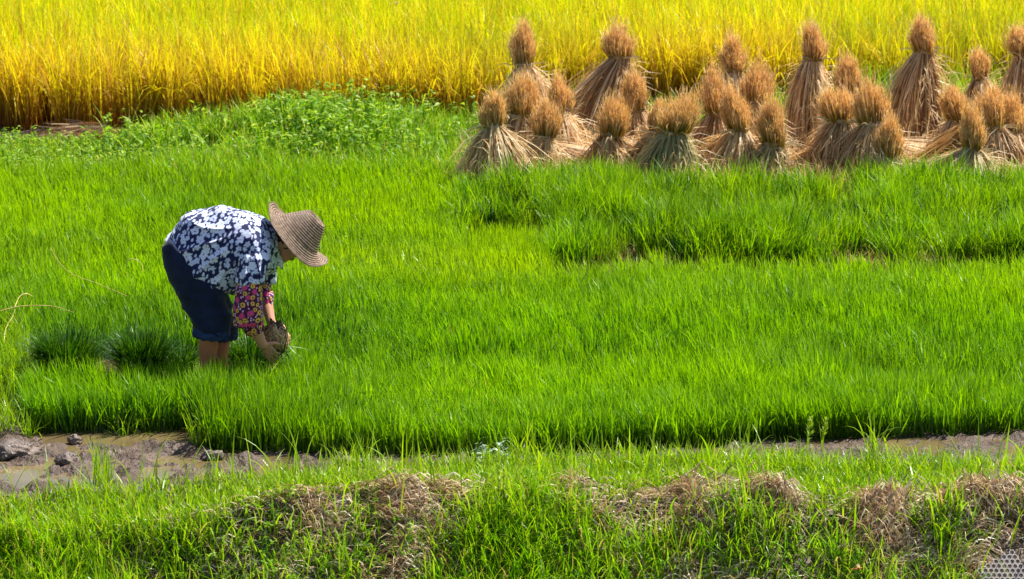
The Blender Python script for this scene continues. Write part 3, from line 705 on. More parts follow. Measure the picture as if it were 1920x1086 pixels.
tuft('grass_tuft', 1400, 860, .25, 18, 'sparse tall grass tuft above the bank right of the middle', 57)
tuft('grass_tuft', 1640, 850, .27, 26, 'thick bladed grass tuft at the edge of the muddy strip on the right', 58, w=.009)
tuft('grass_tuft', 190, 905, .3, 50, 'dense upright bright grass tuft on the near edge of the mud', 59, lean=.12, bend=.3)

def silvery():
    rng = np.random.default_rng(61); X, Y = [float(q) for q in gp(920, 858)]; acc = Acc(); n = 16
    leafy(acc, rng, rng.normal(0, .04, n), rng.normal(0, .04, n), np.zeros(n), rng.uniform(.04, .1, n), .035, 9, .9)
    m = leaf_mat('silvery_leaf', [(0, (.2, .32, .22)), (1, (.55, .68, .55))], trans=.2, rough=.25, spec=.7)
    o = new_obj('silvery_plant', acc.mesh('silvery_plant'), None, m); o.location = (X, Y, float(ground_z(X, Y))); tag(o, 'low silvery leafed plant at the waterline of the seedbed', 'plant')
silvery()
def seed_weed(u, v, H, label, seed):
    rng = np.random.default_rng(seed); X, Y = [float(q) for q in gp(u, v)]; z = float(ground_z(X, Y))
    r = root('seeding_grass', (X, Y, z), label, 'grass plant', 'grasses gone to seed'); acc = Acc()
    P = np.array([[[0, 0, 0], [.005, 0, H * .35], [.012, 0, H * .7], [.02, 0, H]]]); acc.add(*ribbon_arrays(P, np.array([[.003, .0025, .002, 0]]), np.array([[1., 0, 0]]), np.array([.5]), np.array([.5])))
    blades(acc, rng, np.zeros(5), np.zeros(5), np.linspace(0, H * .5, 5), np.full(5, .14), .007, .6, .8, None, 4)
    new_obj('stem', acc.mesh('stem'), r, M['bank']); acc = Acc()
    n = 60; zz = rng.uniform(.6, 1, n) * H; a = rng.uniform(0, 2 * np.pi, n); L = (1.15 - zz / H) * .06 + .012
    o = np.stack([.02 * zz / H, zz * 0, zz], -1); d = np.stack([np.cos(a) * .7, np.sin(a) * .7, np.full(n, .7)], -1)
    P = np.stack([o, o + d * (L * .6)[:, None], o + d * L[:, None]], 1); acc.add(*ribbon_arrays(P, np.tile([.001, .0035, 0], (n, 1)), np.stack([-np.sin(a), np.cos(a), a * 0], -1), rng.uniform(.5, 1, n), np.full(n, .5)))
    new_obj('seed_head', acc.mesh('seed_head'), r, M['bank'])
seed_weed(1512, 872, .27, 'upright grass gone to seed, taller of the two over the mud', 63)
seed_weed(1540, 866, .24, 'shorter seeding grass with a bent top beside the taller one', 64)

M['stalk'] = noise_mat('yellow_stalk', [(.3, (.42, .26, .06)), (.7, (.70, .55, .22))], 25, .5, .3)
def stalk(pts, label, seed, w=.0036, zh=.26):
    rng = np.random.default_rng(seed); P = []
    for (u, v_img, z) in pts:
        # a point at height z over the ground seen at (u, v_img)
        x, y = gp(u, v_img, z); P.append((float(x), float(y), z))
    P = np.array(P); o3 = P[0].copy(); t = np.linspace(0, 1, len(P)); tt = np.linspace(0, 1, 14)
    S = np.stack([np.interp(tt, t, P[:, k]) for k in range(3)], -1)
    for _ in range(2): S[1:-1] = (S[:-2] + 2 * S[1:-1] + S[2:]) / 4
    S -= o3; V = []; faces = []; m = 5
    for i, p in enumerate(S):
        for j in range(m):
            aj = j / m * 2 * math.pi; rr = w * (1 - .5 * i / 13); V.append(p + np.array([0, math.cos(aj) * rr, math.sin(aj) * rr]) + np.array([math.cos(aj + 1) * rr * .5, 0, 0]))
    faces = [[k * m + j, k * m + (j + 1) % m, (k + 1) * m + (j + 1) % m, (k + 1) * m + j] for k in range(13) for j in range(m)]
    faces += [list(range(m))[::-1], [13 * m + j for j in range(m)]]
    acc = Acc(); acc.raw(V, faces, .8, .5, .5); o = new_obj('dry_stalk', acc.mesh('dry_stalk'), None, M['stalk']); o.location = o3
    tag(o, label, 'dry stalk', 'dry stalks caught on the green blades')
stalk([(95, 465, .27), (108, 490, .27), (135, 517, .26), (175, 528, .26), (238, 555, .25)], 'long thin yellow stalk slanting down to the right across the blades', 71)
stalk([(28, 575, .24), (36, 555, .28), (50, 549, .29), (62, 556, .25)], 'arched pale stalk hooked over at its top by the left edge', 72)
stalk([(8, 640, .15), (10, 615, .2), (25, 592, .24), (28, 580, .26)], 'crooked pale stalk standing at the left edge under the arched one', 73)
stalk([(2, 583, .24), (40, 573, .26), (100, 573, .26), (138, 586, .25)], 'low bowed yellow stalk lying level beside the left edge', 74)
stalk([(236, 500, .22), (238, 488, .27), (250, 484, .28), (268, 494, .27), (267, 510, .22)], 'small kinked reddish stalk above the back of the worker on the left', 75)

def clod(u, v, r_, label, seed):
    X, Y = [float(q) for q in gp(u, v)]; bm = bmesh.new(); bmesh.ops.create_icosphere(bm, subdivisions=4, radius=1)
    for vv in bm.verts:
        p = vv.co.copy(); d = 1 + .35 * mnoise.fractal(p * 1.6 + Vector((seed, 0, 0)), .7, 2, 4) + .12 * mnoise.noise(p * 7)
        vv.co = Vector((p.x * r_[0], p.y * r_[1], p.z * r_[2])) * d
    me = bpy.data.meshes.new('mud_clod'); bm.to_mesh(me); bm.free()
    for p in me.polygons: p.use_smooth = True
    o = new_obj('mud_clod', me, None, M['clodmat']); o.location = (X, Y, .01); tag(o, label, 'mud clod', 'clods of wet mud')
M['clodmat'] = noise_mat('wet_clod', [(.3, (.07, .045, .035)), (.7, (.19, .14, .11))], 14, .35, 1.0, 50, .6, 6, .7, .02)
clod(24, 852, (.14, .10, .06), 'large brown mud clod at the left edge of the mud', 81)
clod(128, 868, (.07, .05, .04), 'rounded mud clod between two puddles on the left', 82)
clod(140, 829, (.035, .03, .03), 'small dark mud lump on the puddle margin', 83)
clod(400, 858, (.06, .04, .03), 'mud clod below the corner of the forward seedbed', 84)
clod(655, 870, (.07, .05, .03), 'flat mud clod among the grass before the seedbed', 85)

# ------------------------------------------------------------------ perforated seedling tray in the near corner
def tray():
    # where the bank is met at the tray's left corner
    dz = -sp + (543 - 1070) / FPX * cp; dy = cp + (543 - 1070) / FPX * sp; dx = (1838 - 960) / FPX
    t = 14.0
    while CAM_H + dz * t > float(ground_z(dx * t, dy * t)) + .10 and t < 19: t += .01
    A = Vector((dx * t, dy * t, CAM_H + dz * t)); up_ = Vector((0, .5, .866)); rt = Vector((1, 0, 0))
    e1 = (rt * .87 + up_ * .5).normalized(); e2 = (rt * .5 - up_ * .87).normalized(); nn_ = e2.cross(e1)
    cen = A + e2 * (16 * .027 / 2) + e1 * (9 * .027 * .866 / 2)
    r = root('seedling_tray', tuple(cen), 'white plastic tray full of round holes, half in view in the near right corner', 'tray')
    r.rotation_euler = Matrix((e2, e1, nn_)).transposed().to_euler()
    nx, ny, pitch, rad, th = 16, 9, .027, .0112, .003
    acc = Acc(); V = []; F = []; m = 12; soilV = []; soilF = []
    for j in range(ny):
        for i in range(nx):
            cx = (i - nx / 2 + .5 * (j % 2)) * pitch; cy = (j - ny / 2) * pitch * .866
            b = len(V)
            for layer in range(2):
                z = 0 if layer == 0 else -th
                for k in range(m):
                    a = k / m * 2 * math.pi + math.pi / 6
                    # hexagon radius at this angle
                    ha = ((a - math.pi / 6) % (math.pi / 3)) - math.pi / 6
                    hr = pitch / 2 / math.cos(((a) % (math.pi / 3)) - math.pi / 6 if True else ha)
                    V.append((cx + math.cos(a) * hr, cy + math.sin(a) * hr, z))
                for k in range(m):
                    a = k / m * 2 * math.pi + math.pi / 6; V.append((cx + math.cos(a) * rad, cy + math.sin(a) * rad, z))
            for k in range(m):
                k2 = (k + 1) % m
                F.append([b + k, b + k2, b + m + k2, b + m + k]); F.append([b + 2 * m + k2, b + 2 * m + k, b + 3 * m + k, b + 3 * m + k2])
            # cup
            c = len(V)
            for k in range(m):
                a = k / m * 2 * math.pi + math.pi / 6; V.append((cx + math.cos(a) * rad * .8, cy + math.sin(a) * rad * .8, -.018))
            for k in range(m):
                k2 = (k + 1) % m; F.append([b + m + k, b + m + k2, c + k2, c + k])
            sidx = len(soilV)
            for k in range(m):
                a = k / m * 2 * math.pi; soilV.append((cx + math.cos(a) * rad * .84, cy + math.sin(a) * rad * .84, -.005))
            soilV.append((cx, cy, -.003))
            for k in range(m): soilF.append([sidx + k, sidx + (k + 1) % m, sidx + m])
    acc.raw(V, F); me = acc.mesh('sheet')
    pm = noise_mat('white_plastic', [(.3, (.68, .60, .55)), (.7, (.86, .80, .74))], 20, .4, .2, 60, .5)
    new_obj('sheet', me, r, pm)
    a2 = Acc(); a2.raw(soilV, soilF); s = new_obj('soil_plugs', a2.mesh('soil_plugs'), r, noise_mat('soil_plug', [(.3, (.13, .075, .06)), (.7, (.36, .24, .20))], 45, .8, .5))
tray()

# ------------------------------------------------------------------ dragonflies
def dragonfly(u, v, y, L, yaw, col, label, pitch=.3):
    b_ = (543 - v) / FPX; z = float(zat(v, y)); f = y * cp - (z - CAM_H) * sp; x = (u - 960) / FPX * f
    r = root('dragonfly', (x, y, z), label, 'dragonfly', 'dragonflies over the field'); r.rotation_euler = (0, -pitch, yaw)
    m = noise_mat('dragonfly_' + ('orange' if col[0] > .2 else 'dark'), [(.3, col), (.7, tuple(c * .6 for c in col))], 60, .4, .1)
    def body(name, pts):
        V = []; n = 8
        for (px_, rr) in pts:
            for j in range(n): a = j / n * 2 * math.pi; V.append((px_ * L, math.cos(a) * rr * L, math.sin(a) * rr * L))
        F = [[k * n + j, k * n + (j + 1) % n, (k + 1) * n + (j + 1) % n, (k + 1) * n + j] for k in range(len(pts) - 1) for j in range(n)]
        F += [list(range(n)), [(len(pts) - 1) * n + j for j in range(n)][::-1]]
        a_ = Acc(); a_.raw(V, F); o = new_obj(name, a_.mesh(name, True), r, m)
    body('abdomen', [(-.62, .012), (-.6, .028), (-.45, .03), (-.2, .026), (-.02, .05), (.0, .05)])
    body('thorax', [(-.03, .04), (.02, .085), (.12, .095), (.2, .07), (.23, .04)])
    body('head', [(.22, .03), (.25, .075), (.3, .08), (.34, .04)])
    wm = bpy.data.materials.get('wing') or bpy.data.materials.new('wing'); t, n, l = nt(wm)
    p = n.new('ShaderNodeBsdfPrincipled'); p.inputs['Base Color'].default_value = (.6, .45, .25, 1); p.inputs['Alpha'].default_value = .35; p.inputs['Roughness'].default_value = .2
    o = n.new('ShaderNodeOutputMaterial'); l.new(p.outputs[0], o.inputs[0])
    for fx, ll, wd in ((.14, .62, .13), (.04, .58, .17)):
        for s in (-1, 1):
            V = []; K = 8
            for k in range(K + 1):
                t_ = k / K; c = wd * math.sin(min(1, t_ * 1.15 + .12) * math.pi) ** .6 * .5 if t_ < 1 else .01
                for e in (-1, 1):
                    for zz in (0, .004): V.append(((fx + e * c) * L + .0, s * t_ * ll * L, (.08 + .18 * t_ + zz) * L))
            F = []
            for k in range(K):
                q = k * 4; F += [[q, q + 4, q + 6, q + 2], [q + 1, q + 3, q + 7, q + 5], [q, q + 1, q + 5, q + 4], [q + 2, q + 6, q + 7, q + 3]]
            a_ = Acc(); a_.raw(V, F); new_obj('wing', a_.mesh('wing'), r, wm)
dragonfly(1436, 589, 20.6, .07, .1, (.16, .06, .01), 'brown dragonfly hovering over the open seedlings on the right', .35)
dragonfly(408, 297, 25.5, .075, .1, (.75, .18, .03), 'orange dragonfly in front of the leafy weeds', .25)
dragonfly(744, 7, 29, .06, .9, (.03, .015, .01), 'black flying dragonfly highest over the golden rice', .5)
dragonfly(816, 26, 30, .055, .6, (.06, .05, .015), 'tiny dark dragonfly right of and below the black one', .5)
dragonfly(1608, 1066, 15.6, .06, 0, (.8, .25, .06), 'orange dragonfly low before the shaded bank', .1)

# ------------------------------------------------------------------ the worker
G0 = np.array([float(q) for q in gp(408, 735)] + [0.0]); PS = FPX / math.sqrt(G0[1] ** 2 + CAM_H ** 2 )
tA = math.atan2(CAM_H, G0[1]); cA, sA = math.cos(tA), math.sin(tA)
def Lp(px, py, y=0.0):
    return Vector(((px - 408) / PS, y, ((735 - py) / PS - sA * y) / cA))
person = root('person', tuple(G0), 'bent over worker in a straw hat and floral shirt pulling seedlings', 'person')

def bm_loft(bm, secs, n=28, p=2.0):
    """secs: (centre, axisA, axisB[, p])"""
    rings = []
    for s in secs:
        c, A, B = s[:3]; pw = s[3] if len(s) > 3 else p; ring = []
        for j in range(n):
            a = j / n * 2 * math.pi; ca, sa = math.cos(a), math.sin(a)
            ca = math.copysign(abs(ca) ** (2 / pw), ca); sa = math.copysign(abs(sa) ** (2 / pw), sa)
            ring.append(bm.verts.new(c + A * ca + B * sa))
        rings.append(ring)
    for r0, r1 in zip(rings, rings[1:]):
        for j in range(n): bm.faces.new((r0[j], r0[(j + 1) % n], r1[(j + 1) % n], r1[j]))
    bm.faces.new(rings[0][::-1]); bm.faces.new(rings[-1])
def bm_tube(bm, pts, rad, n=16, flat=None):
    """round-ended tapering tube through pts"""
    pts = [Vector(p) for p in pts]; secs = []
    t0 = (pts[1] - pts[0]).normalized(); up = Vector((0, 1, 0)) if abs(t0.y) < .9 else Vector((1, 0, 0))
    fl = flat or 1.0
    def fr(t):
        a = t.cross(up).normalized(); b = a.cross(t).normalized(); return a, b
    dense = []
    for i in range(len(pts) - 1):
        for k in range(4): dense.append((pts[i].lerp(pts[i + 1], k / 4), rad[i] + (rad[i + 1] - rad[i]) * k / 4))
    dense.append((pts[-1], rad[-1]))
    D = [Vector(d[0]) for d in dense]
    for _ in range(2): D = [D[0]] + [(D[i - 1] + 2 * D[i] + D[i + 1]) / 4 for i in range(1, len(D) - 1)] + [D[-1]]
    tan = [(D[min(i + 1, len(D) - 1)] - D[max(i - 1, 0)]).normalized() for i in range(len(D))]
    for s in (.97, .8, .45):
        a, b = fr(tan[0]); rr = rad[0] * math.sqrt(1 - s * s); secs.append((D[0] - tan[0] * rad[0] * s, a * rr, b * rr * fl))
    for p, t, (_, r_) in zip(D, tan, dense):
        a, b = fr(t); secs.append((p, a * r_, b * r_ * fl))
    for s in (.45, .8, .97):
        a, b = fr(tan[-1]); rr = rad[-1] * math.sqrt(1 - s * s); secs.append((D[-1] + tan[-1] * rad[-1] * s, a * rr, b * rr * fl))
    bm_loft(bm, secs, n)
def bm_ell(bm, c, A, B, Cc):
    r = bmesh.ops.create_icosphere(bm, subdivisions=3, radius=1)
    for v in r['verts']: p = v.co.copy(); v.co = c + A * p.x + B * p.y + Cc * p.z
def remesh(bm, name, vox, smooth=4, mat=None, parent=None):
    bmesh.ops.recalc_face_normals(bm, faces=bm.faces)
    me = bpy.data.meshes.new(name); bm.to_mesh(me); bm.free()
    o = bpy.data.objects.new(name + '_tmp', me); C.objects.link(o)
    md = o.modifiers.new('r', 'REMESH'); md.mode = 'VOXEL'; md.voxel_size = vox
    if smooth:
        s = o.modifiers.new('s', 'SMOOTH'); s.factor = .5; s.iterations = smooth
    dg = bpy.context.evaluated_depsgraph_get(); ev = o.evaluated_get(dg)
    me2 = bpy.data.meshes.new_from_object(ev); me2.name = name; bpy.data.objects.remove(o); bpy.data.meshes.remove(me)
    me2.polygons.foreach_set('use_smooth', np.ones(len(me2.polygons), bool))
    return new_obj(name, me2, parent, mat)
def vco(me):
    a = np.empty(len(me.vertices) * 3, np.float32); me.vertices.foreach_get('co', a); return a.reshape(-1, 3).astype(float)
def vno(me):
    a = np.empty(len(me.vertices) * 3, np.float32); me.vertex_normals.foreach_get('vector', a); return a.reshape(-1, 3).astype(float)
def set_co(me, co): me.vertices.foreach_set('co', np.ascontiguousarray(co, np.float32).ravel()); me.update()
def set_col(me, col):
    at = me.color_attributes.new('Col', 'FLOAT_COLOR', 'POINT'); c = np.ones((len(col), 4), np.float32); c[:, :3] = col; at.data.foreach_set('color', c.ravel())
def sec(a, b, y, ry, yb=None, p=2.0):
    pa = Lp(a[0], a[1], y); pb = Lp(b[0], b[1], y if yb is None else yb)
    return ((pa + pb) / 2, (pb - pa) / 2, Vector((0, ry, 0)), p)

HU = Vector((.745, 0, .667)).normalized(); HF = Vector((.667, 0, -.745)).normalized(); HS = Vector((0, 1, 0))
HC = Lp(549, 455, 0)
# --- body
bm = bmesh.new()
for s, kx, ax in ((-1, 400, 390), (1, 416, 408)):
    bm_tube(bm, [Lp(355, 490, .09 * s), Lp(378, 545, .1 * s), Lp(kx, 606, .11 * s), Lp(kx - 5, 650, .10 * s), Lp(ax + 2, 690, .085 * s), Lp(ax, 722, .11 * s)],
            [.085, .078, .058, .055, .040, .030], 20)
    # foot, sunk in the mud
    bm_tube(bm, [Lp(ax - 6, 727, .11 * s), Lp(ax + 18, 733, .115 * s), Lp(ax + 52, 738, .12 * s)], [.036, .034, .022], 16)
bm_tube(bm, [Lp(362, 490), Lp(400, 462), Lp(450, 452), Lp(496, 456)], [.085, .10, .11, .10], 24, 1.1)
bm_tube(bm, [Lp(500, 457), Lp(522, 458), Lp(540, 460)], [.07, .056, .056], 18)
def arm(s, pts, rad): bm_tube(bm, pts, rad, 16)
arm(-1, [Lp(488, 470, -.13), Lp(480, 500, -.19), Lp(470, 562, -.215), Lp(485, 618, -.20), Lp(498, 648, -.17)], [.062, .05, .042, .038, .029])
arm(1, [Lp(492, 470, .13), Lp(494, 500, .19), Lp(494, 545, .20), Lp(502, 580, .12), Lp(509, 606, .06)], [.062, .048, .04, .034, .027])
# head with a face
bm_ell(bm, HC + HU * .022 - HF * .012, HU * .100, HF * .095, HS * .076)
bm_ell(bm, HC - HU * .045 + HF * .028, HU * .068, HF * .060, HS * .056)
bm_ell(bm, HC - HU * .100 + HF * .052, HU * .020, HF * .024, HS * .024)     # chin
bm_tube(bm, [HC + HU * .012 + HF * .082, HC - HU * .018 + HF * .100, HC - HU * .028 + HF * .098], [.008, .012, .013], 12)   # nose
bm_ell(bm, HC + HU * .022 + HF * .076, HU * .010, HF * .012, HS * .048)     # brow
for s in (-1, 1):
    bm_ell(bm, HC - HU * .022 + HF * .062 + HS * .034 * s, HU * .024, HF * .020, HS * .022)   # cheek
    bm_ell(bm, HC + HU * .004 + HF * .074 + HS * .030 * s, HU * .009, HF * .010, HS * .014)   # eye
    bm_ell(bm, HC - HU * .008 - HF * .010 + HS * .078 * s, HU * .032, HF * .018, HS * .009)   # ear
bm_ell(bm, HC - HU * .058 + HF * .086, HU * .006, HF * .010, HS * .024)
bm_ell(bm, HC - HU * .069 + HF * .083, HU * .007, HF * .010, HS * .021)
# hands
def hand(wr, pd, nrm, side, curl, thumb_side):
    """wr wrist, pd palm direction, nrm palm normal (towards the thing held), side across the palm"""
    pd = pd.normalized(); nrm = nrm.normalized(); side = side.normalized()
    secs = []
    for t, wdt, thk in ((-.012, .024, .019), (.01, .027, .018), (.045, .038, .015), (.075, .041, .013), (.088, .036, .010)):
        secs.append((wr + pd * t + nrm * (.004 + t * .05), side * wdt, nrm * thk, 2.4))
    bm_loft(bm, secs, 20)
    for k, (off, ln, r_) in enumerate(((-.030, .068, .0088), (-.010, .076, .0092), (.011, .071, .0088), (.030, .056, .0078))):
        b = wr + pd * .080 + side * off + nrm * .008; ang = .25; pts = [b - pd * .012, b]
        for j, fr_ in enumerate((.44, .31, .25)):
            d = pd * math.cos(ang) + nrm * math.sin(ang) + side * off * 1.5; b = b + d.normalized() * ln * fr_; pts.append(b.copy()); ang += curl
        bm_tube(bm, pts, [r_ * 1.05, r_, r_ * .98, r_ * .9, r_ * .75], 10)
    b = wr + pd * .022 + side * (.026 * thumb_side) + nrm * .006; pts = [b]
    for j, l_ in enumerate((.034, .030, .024)):
        d = pd * (.55 + .15 * j) + side * thumb_side * (.65 - .4 * j) + nrm * (.35 + .35 * j); b = b + d.normalized() * l_; pts.append(b.copy())
    bm_tube(bm, pts, [.013, .0115, .010, .008], 10)
CL = Lp(520, 633, -.04)   # clump centre
WN = Lp(498, 648, -.17); hand(WN, Lp(515, 672, -.135) - WN, Vector((.45, .85, .1)), Vector((.6, -.2, .75)), .55, 1)
WF = Lp(509, 606, .06); hand(WF, Vector((.55, -.25, -.6)), Vector((-.1, -.9, -.35)), Vector((.7, .2, .6)), .5, 1)
body = remesh(bm, 'body', .0042, 5, col_mat('skin', .48, .35, .25, 160, sss=.12), person)
co = vco(body.data); rngp = np.random.default_rng(9)
skin = np.array([.48, .23, .135]); col = np.tile(skin, (len(co), 1)); nn = fbm(co[:, 0] * 14, co[:, 2] * 14, 5)[:, None]
col *= (.85 + .3 * nn)
hc = np.array(HC); U_, F_, S_ = np.array(HU), np.array(HF), np.array(HS)
q = co - hc; qu, qf, qs = q @ U_, q @ F_, q @ S_
face = (np.abs(qu) < .14) & (np.abs(qf) < .13)
lips = face & (qf > .075) & (np.abs(qs) < .025) & (qu > -.077) & (qu < -.052); col[lips] = (.32, .11, .09)
eye = face & (qf > .070) & (np.abs(np.abs(qs) - .030) < .012) & (np.abs(qu - .003) < .004); col[eye] = (.02, .012, .01)
brow = face & (qf > .068) & (np.abs(np.abs(qs) - .030) < .018) & (np.abs(qu - .024) < .005); col[brow] = (.04, .025, .02)
lowleg = (co[:, 2] < .38) & (co[:, 0] < .2); col[lowleg] *= np.array([.95, .72, .6])
mudleg = sstep(.22, .05, co[:, 2])[:, None] * (co[:, 0] < .3)[:, None] * .8; col = col * (1 - mudleg) + np.array([.13, .09, .065]) * mudleg
set_col(body.data, col)

# --- shirt
def flowers(me, base, kinds, seed, n_try, rngscale=1.0, jit=1.0):
    """print blossoms onto the cloth: centres on the surface, petals measured in the tangent plane"""
    rng = np.random.default_rng(seed); co = vco(me); no = vno(me); N = len(co); col = np.tile(np.array(base, float), (N, 1)); done = np.zeros(N)
    order = np.argsort(co[:, 0]); cs = co[order]; xs_ = cs[:, 0]
    cents = []
    for _ in range(n_try):
        i = rng.integers(N); kind = kinds[rng.choice(len(kinds), p=[k['p'] for k in kinds])]; r = kind['r'] * rng.uniform(.8, 1.2); c = co[i]
        ok = True
        for (c2, r2) in cents:
            if abs(c2[0] - c[0]) < .1 and np.sum((c2 - c) ** 2) < (kind.get('gap', .8) * (r + r2)) ** 2: ok = False; break
        if not ok: continue
        cents.append((c, r)); n_ = no[i]; t = np.cross(n_, [0.3, .1, 1.]); t /= np.linalg.norm(t) + 1e-9; b = np.cross(n_, t); ph = rng.uniform(0, 6.28)
        lo = np.searchsorted(xs_, c[0] - r * 1.5); hi = np.searchsorted(xs_, c[0] + r * 1.5); idx = order[lo:hi]
        d = co[idx] - c; m = (np.sum(d * d, 1) < (r * 1.5) ** 2) & (no[idx] @ n_ > .0); idx = idx[m]; d = d[m]
        x = d @ t; y = d @ b; wx_ = fbm(co[idx, 0] * 40 + co[idx, 1] * 31, co[idx, 2] * 40, seed) - .5; wz_ = fbm(co[idx, 0] * 40 + 9, co[idx, 2] * 40 + co[idx, 1] * 31, seed + 3) - .5
        x = (x + wx_ * r * .8) * kind.get('sx', 1); y = y + wz_ * r * .8; rr = np.hypot(x, y) / r; th = np.arctan2(y, x) + ph
        k = kind['petals']
        if k: lim = .58 + .42 * np.abs(np.cos(th * k / 2)) ** .6
        else: lim = np.ones_like(th)
        inside = rr < lim; cc = np.array(kind['col']) * rng.uniform(.85, 1.05)
        if kind.get('rim') is not None:
            rim = inside & (rr > lim * .78); core_ = inside & ~rim; col[idx[core_]] = cc; col[idx[rim]] = kind['rim']
        else: col[idx[inside]] = cc
        ctr = rr < kind.get('cr', .16); col[idx[ctr]] = kind['ctr']
    return col
bm = bmesh.new()
secs = [sec((319, 456), (428, 548), 0, .205), sec((330, 434), (438, 549), 0, .205), sec((348, 412), (450, 545), 0, .195), sec((375, 400), (468, 536), 0, .20), sec((405, 394), (483, 528), 0, .20),
        sec((440, 394), (497, 522), 0, .205), sec((470, 400), (509, 515), 0, .205), sec((495, 411), (519, 505), 0, .17), sec((512, 422), (526, 496), 0, .11), sec((520, 430), (529, 490), 0, .075)]
bm_loft(bm, secs, 40)
# short sleeves
bm_loft(bm, [sec((462, 450), (516, 462), -.11, .07), sec((456, 480), (514, 490), -.165, .07), sec((452, 510), (508, 515), -.195, .062), sec((450, 533), (503, 533), -.205, .062)], 28)
bm_loft(bm, [sec((470, 450), (516, 462), .11, .07), sec((474, 480), (514, 490), .165, .07), sec((476, 510), (512, 515), .19, .055), sec((478, 528), (512, 528), .195, .05)], 28)
shirt = remesh(bm, 'shirt', .0048, 6, col_mat('shirt_cloth', .75, .2, .2, 500, sheen=.2), person)
me = shirt.data; co = vco(me); no = vno(me)
# folds: drape lines running from the shoulder to the belly
cx = np.array(Lp(480, 420)); d = co - cx; ang = np.arctan2(d[:, 2], d[:, 0]); rad_ = np.hypot(d[:, 0], d[:, 2])
w_ = ang * 9 + 2.2 * (fbm(co[:, 0] * 6, co[:, 2] * 6, 3)) + co[:, 1] * 6
f1 = (1 - np.abs(np.sin(w_))) ** 2 * np.clip(rad_ / .2, 0, 1) * sstep(.05, .25, rad_)
f2 = fbm(co[:, 0] * 9 + co[:, 1] * 7, co[:, 2] * 9, 6) - .5
hem = sstep(0, .05, 0 * rad_)
co2 = co + no * (f1 * .017 + f2 * .020)[:, None]; set_co(me, co2)
cols = flowers(me, (.008, .014, .075), [  # white blossoms tinted lavender, bluish shade put into the print colour
    dict(p=.40, r=.026, petals=5, col=(.66, .71, .92), ctr=(.10, .12, .3), cr=.13, gap=.74),
    dict(p=.30, r=.017, petals=5, col=(.58, .65, .92), ctr=(.12, .14, .32), cr=.15, gap=.80),
    dict(p=.30, r=.0125, petals=0, col=(.60, .65, .88), ctr=(.60, .65, .88), cr=.1, gap=.85, sx=2.0)], 12, 9000)
set_col(me, cols)
# collar and its knotted end
bm = bmesh.new()
bm_loft(bm, [(Lp(519, 461), (Lp(515, 428) - Lp(523, 494)) / 2, Vector((0, .082, 0))), (Lp(524, 462), (Lp(518, 431) - Lp(530, 493)) / 2, Vector((0, .078, 0))), (Lp(528, 464), (Lp(523, 436) - Lp(533, 492)) / 2, Vector((0, .070, 0)))], 30)
bm_loft(bm, [(Lp(527, 486, -.05), Vector((.015, 0, .01)), Vector((0, .012, 0))), (Lp(531, 497, -.05), Vector((.018, 0, .008)), Vector((0, .01, 0))), (Lp(534, 508, -.05), Vector((.006, 0, .002)), Vector((0, .004, 0)))], 14)
bm_loft(bm, [(Lp(524, 488, -.03), Vector((.010, 0, .01)), Vector((0, .010, 0))), (Lp(522, 500, -.03), Vector((.012, 0, .006)), Vector((0, .008, 0))), (Lp(523, 508, -.03), Vector((.005, 0, .002)), Vector((0, .004, 0)))], 14)
collar = remesh(bm, 'collar', .004, 3, col_mat('collar_cloth', .75, .2, .2, 500), shirt)
set_col(collar.data, flowers(collar.data, (.012, .014, .05), [dict(p=.6, r=.018, petals=5, col=(.74, .76, .84), ctr=(.1, .12, .3), cr=.13, gap=.6), dict(p=.4, r=.012, petals=0, col=(.7, .72, .82), ctr=(.7, .72, .82), gap=.8)], 15, 600))

# --- trousers
bm = bmesh.new()
for s in (-1, 1):
    dx = 0 if s < 0 else 10
    bm_loft(bm, [sec((326, 450), (420, 530), .06 * s, .13), sec((314, 470), (430, 556), .08 * s, .128), sec((316, 500), (434, 574), .09 * s, .12), sec((326, 532), (438 , 590), .095 * s, .115),
                 sec((343, 563), (438 + dx * .4, 604), .10 * s, .11), sec((358 + dx, 592), (437 + dx * .6, 618), .105 * s, .105), sec((369 + dx * 1.2, 616), (434 + dx * .8, 630), .108 * s, .098)], 32)
tr = remesh(bm, 'trousers', .006, 6, col_mat('trouser_cloth', .8, .2, .3, 300, sheen=.1), person)
me = tr.data; co = vco(me); no = vno(me)
f = (1 - np.abs(np.sin(co[:, 2] * 26 + co[:, 0] * 18 + 3 * fbm(co[:, 0] * 5, co[:, 2] * 5, 8)))) ** 2 * sstep(.75, .35, co[:, 2]) * .016 + (fbm(co[:, 0] * 8, co[:, 2] * 8 + co[:, 1] * 5, 9) - .5) * .03
set_co(me, co + no * f[:, None]); n_ = fbm(co[:, 0] * 20, co[:, 2] * 20, 10)[:, None]
set_col(me, np.array([.006, .012, .038])[None] * (.35 + 1.5 * n_))
for s in (-1, 1):
    bm = bmesh.new(); dx = 0 if s < 0 else 12
    bm_loft(bm, [sec((369 + dx, 612), (436 + dx * .6, 622), .11 * s, .100), sec((366 + dx, 618), (438 + dx * .6, 628), .11 * s, .108), sec((366 + dx, 626), (437 + dx * .5, 635), .11 * s, .108), sec((370 + dx, 631), (433 + dx * .5, 638), .11 * s, .100)], 32)
    cuff = remesh(bm, 'cuff', .005, 3, col_mat('cuff_cloth', .8, .2, .3, 300), tr); me = cuff.data; co = vco(me); no = vno(me)
    th = np.arctan2(co[:, 1] - .11 * s, co[:, 0]); f = .0025 * np.sin(th * 13 + co[:, 2] * 30) + .026 * (fbm(co[:, 0] * 16, co[:, 2] * 22 + co[:, 1] * 14, 12) - .5); set_co(me, co + no * f[:, None])
    n_ = fbm(co[:, 0] * 24, co[:, 2] * 24, 13)[:, None]; set_col(me, np.array([.018, .035, .10])[None] * (.5 + 1.1 * n_))

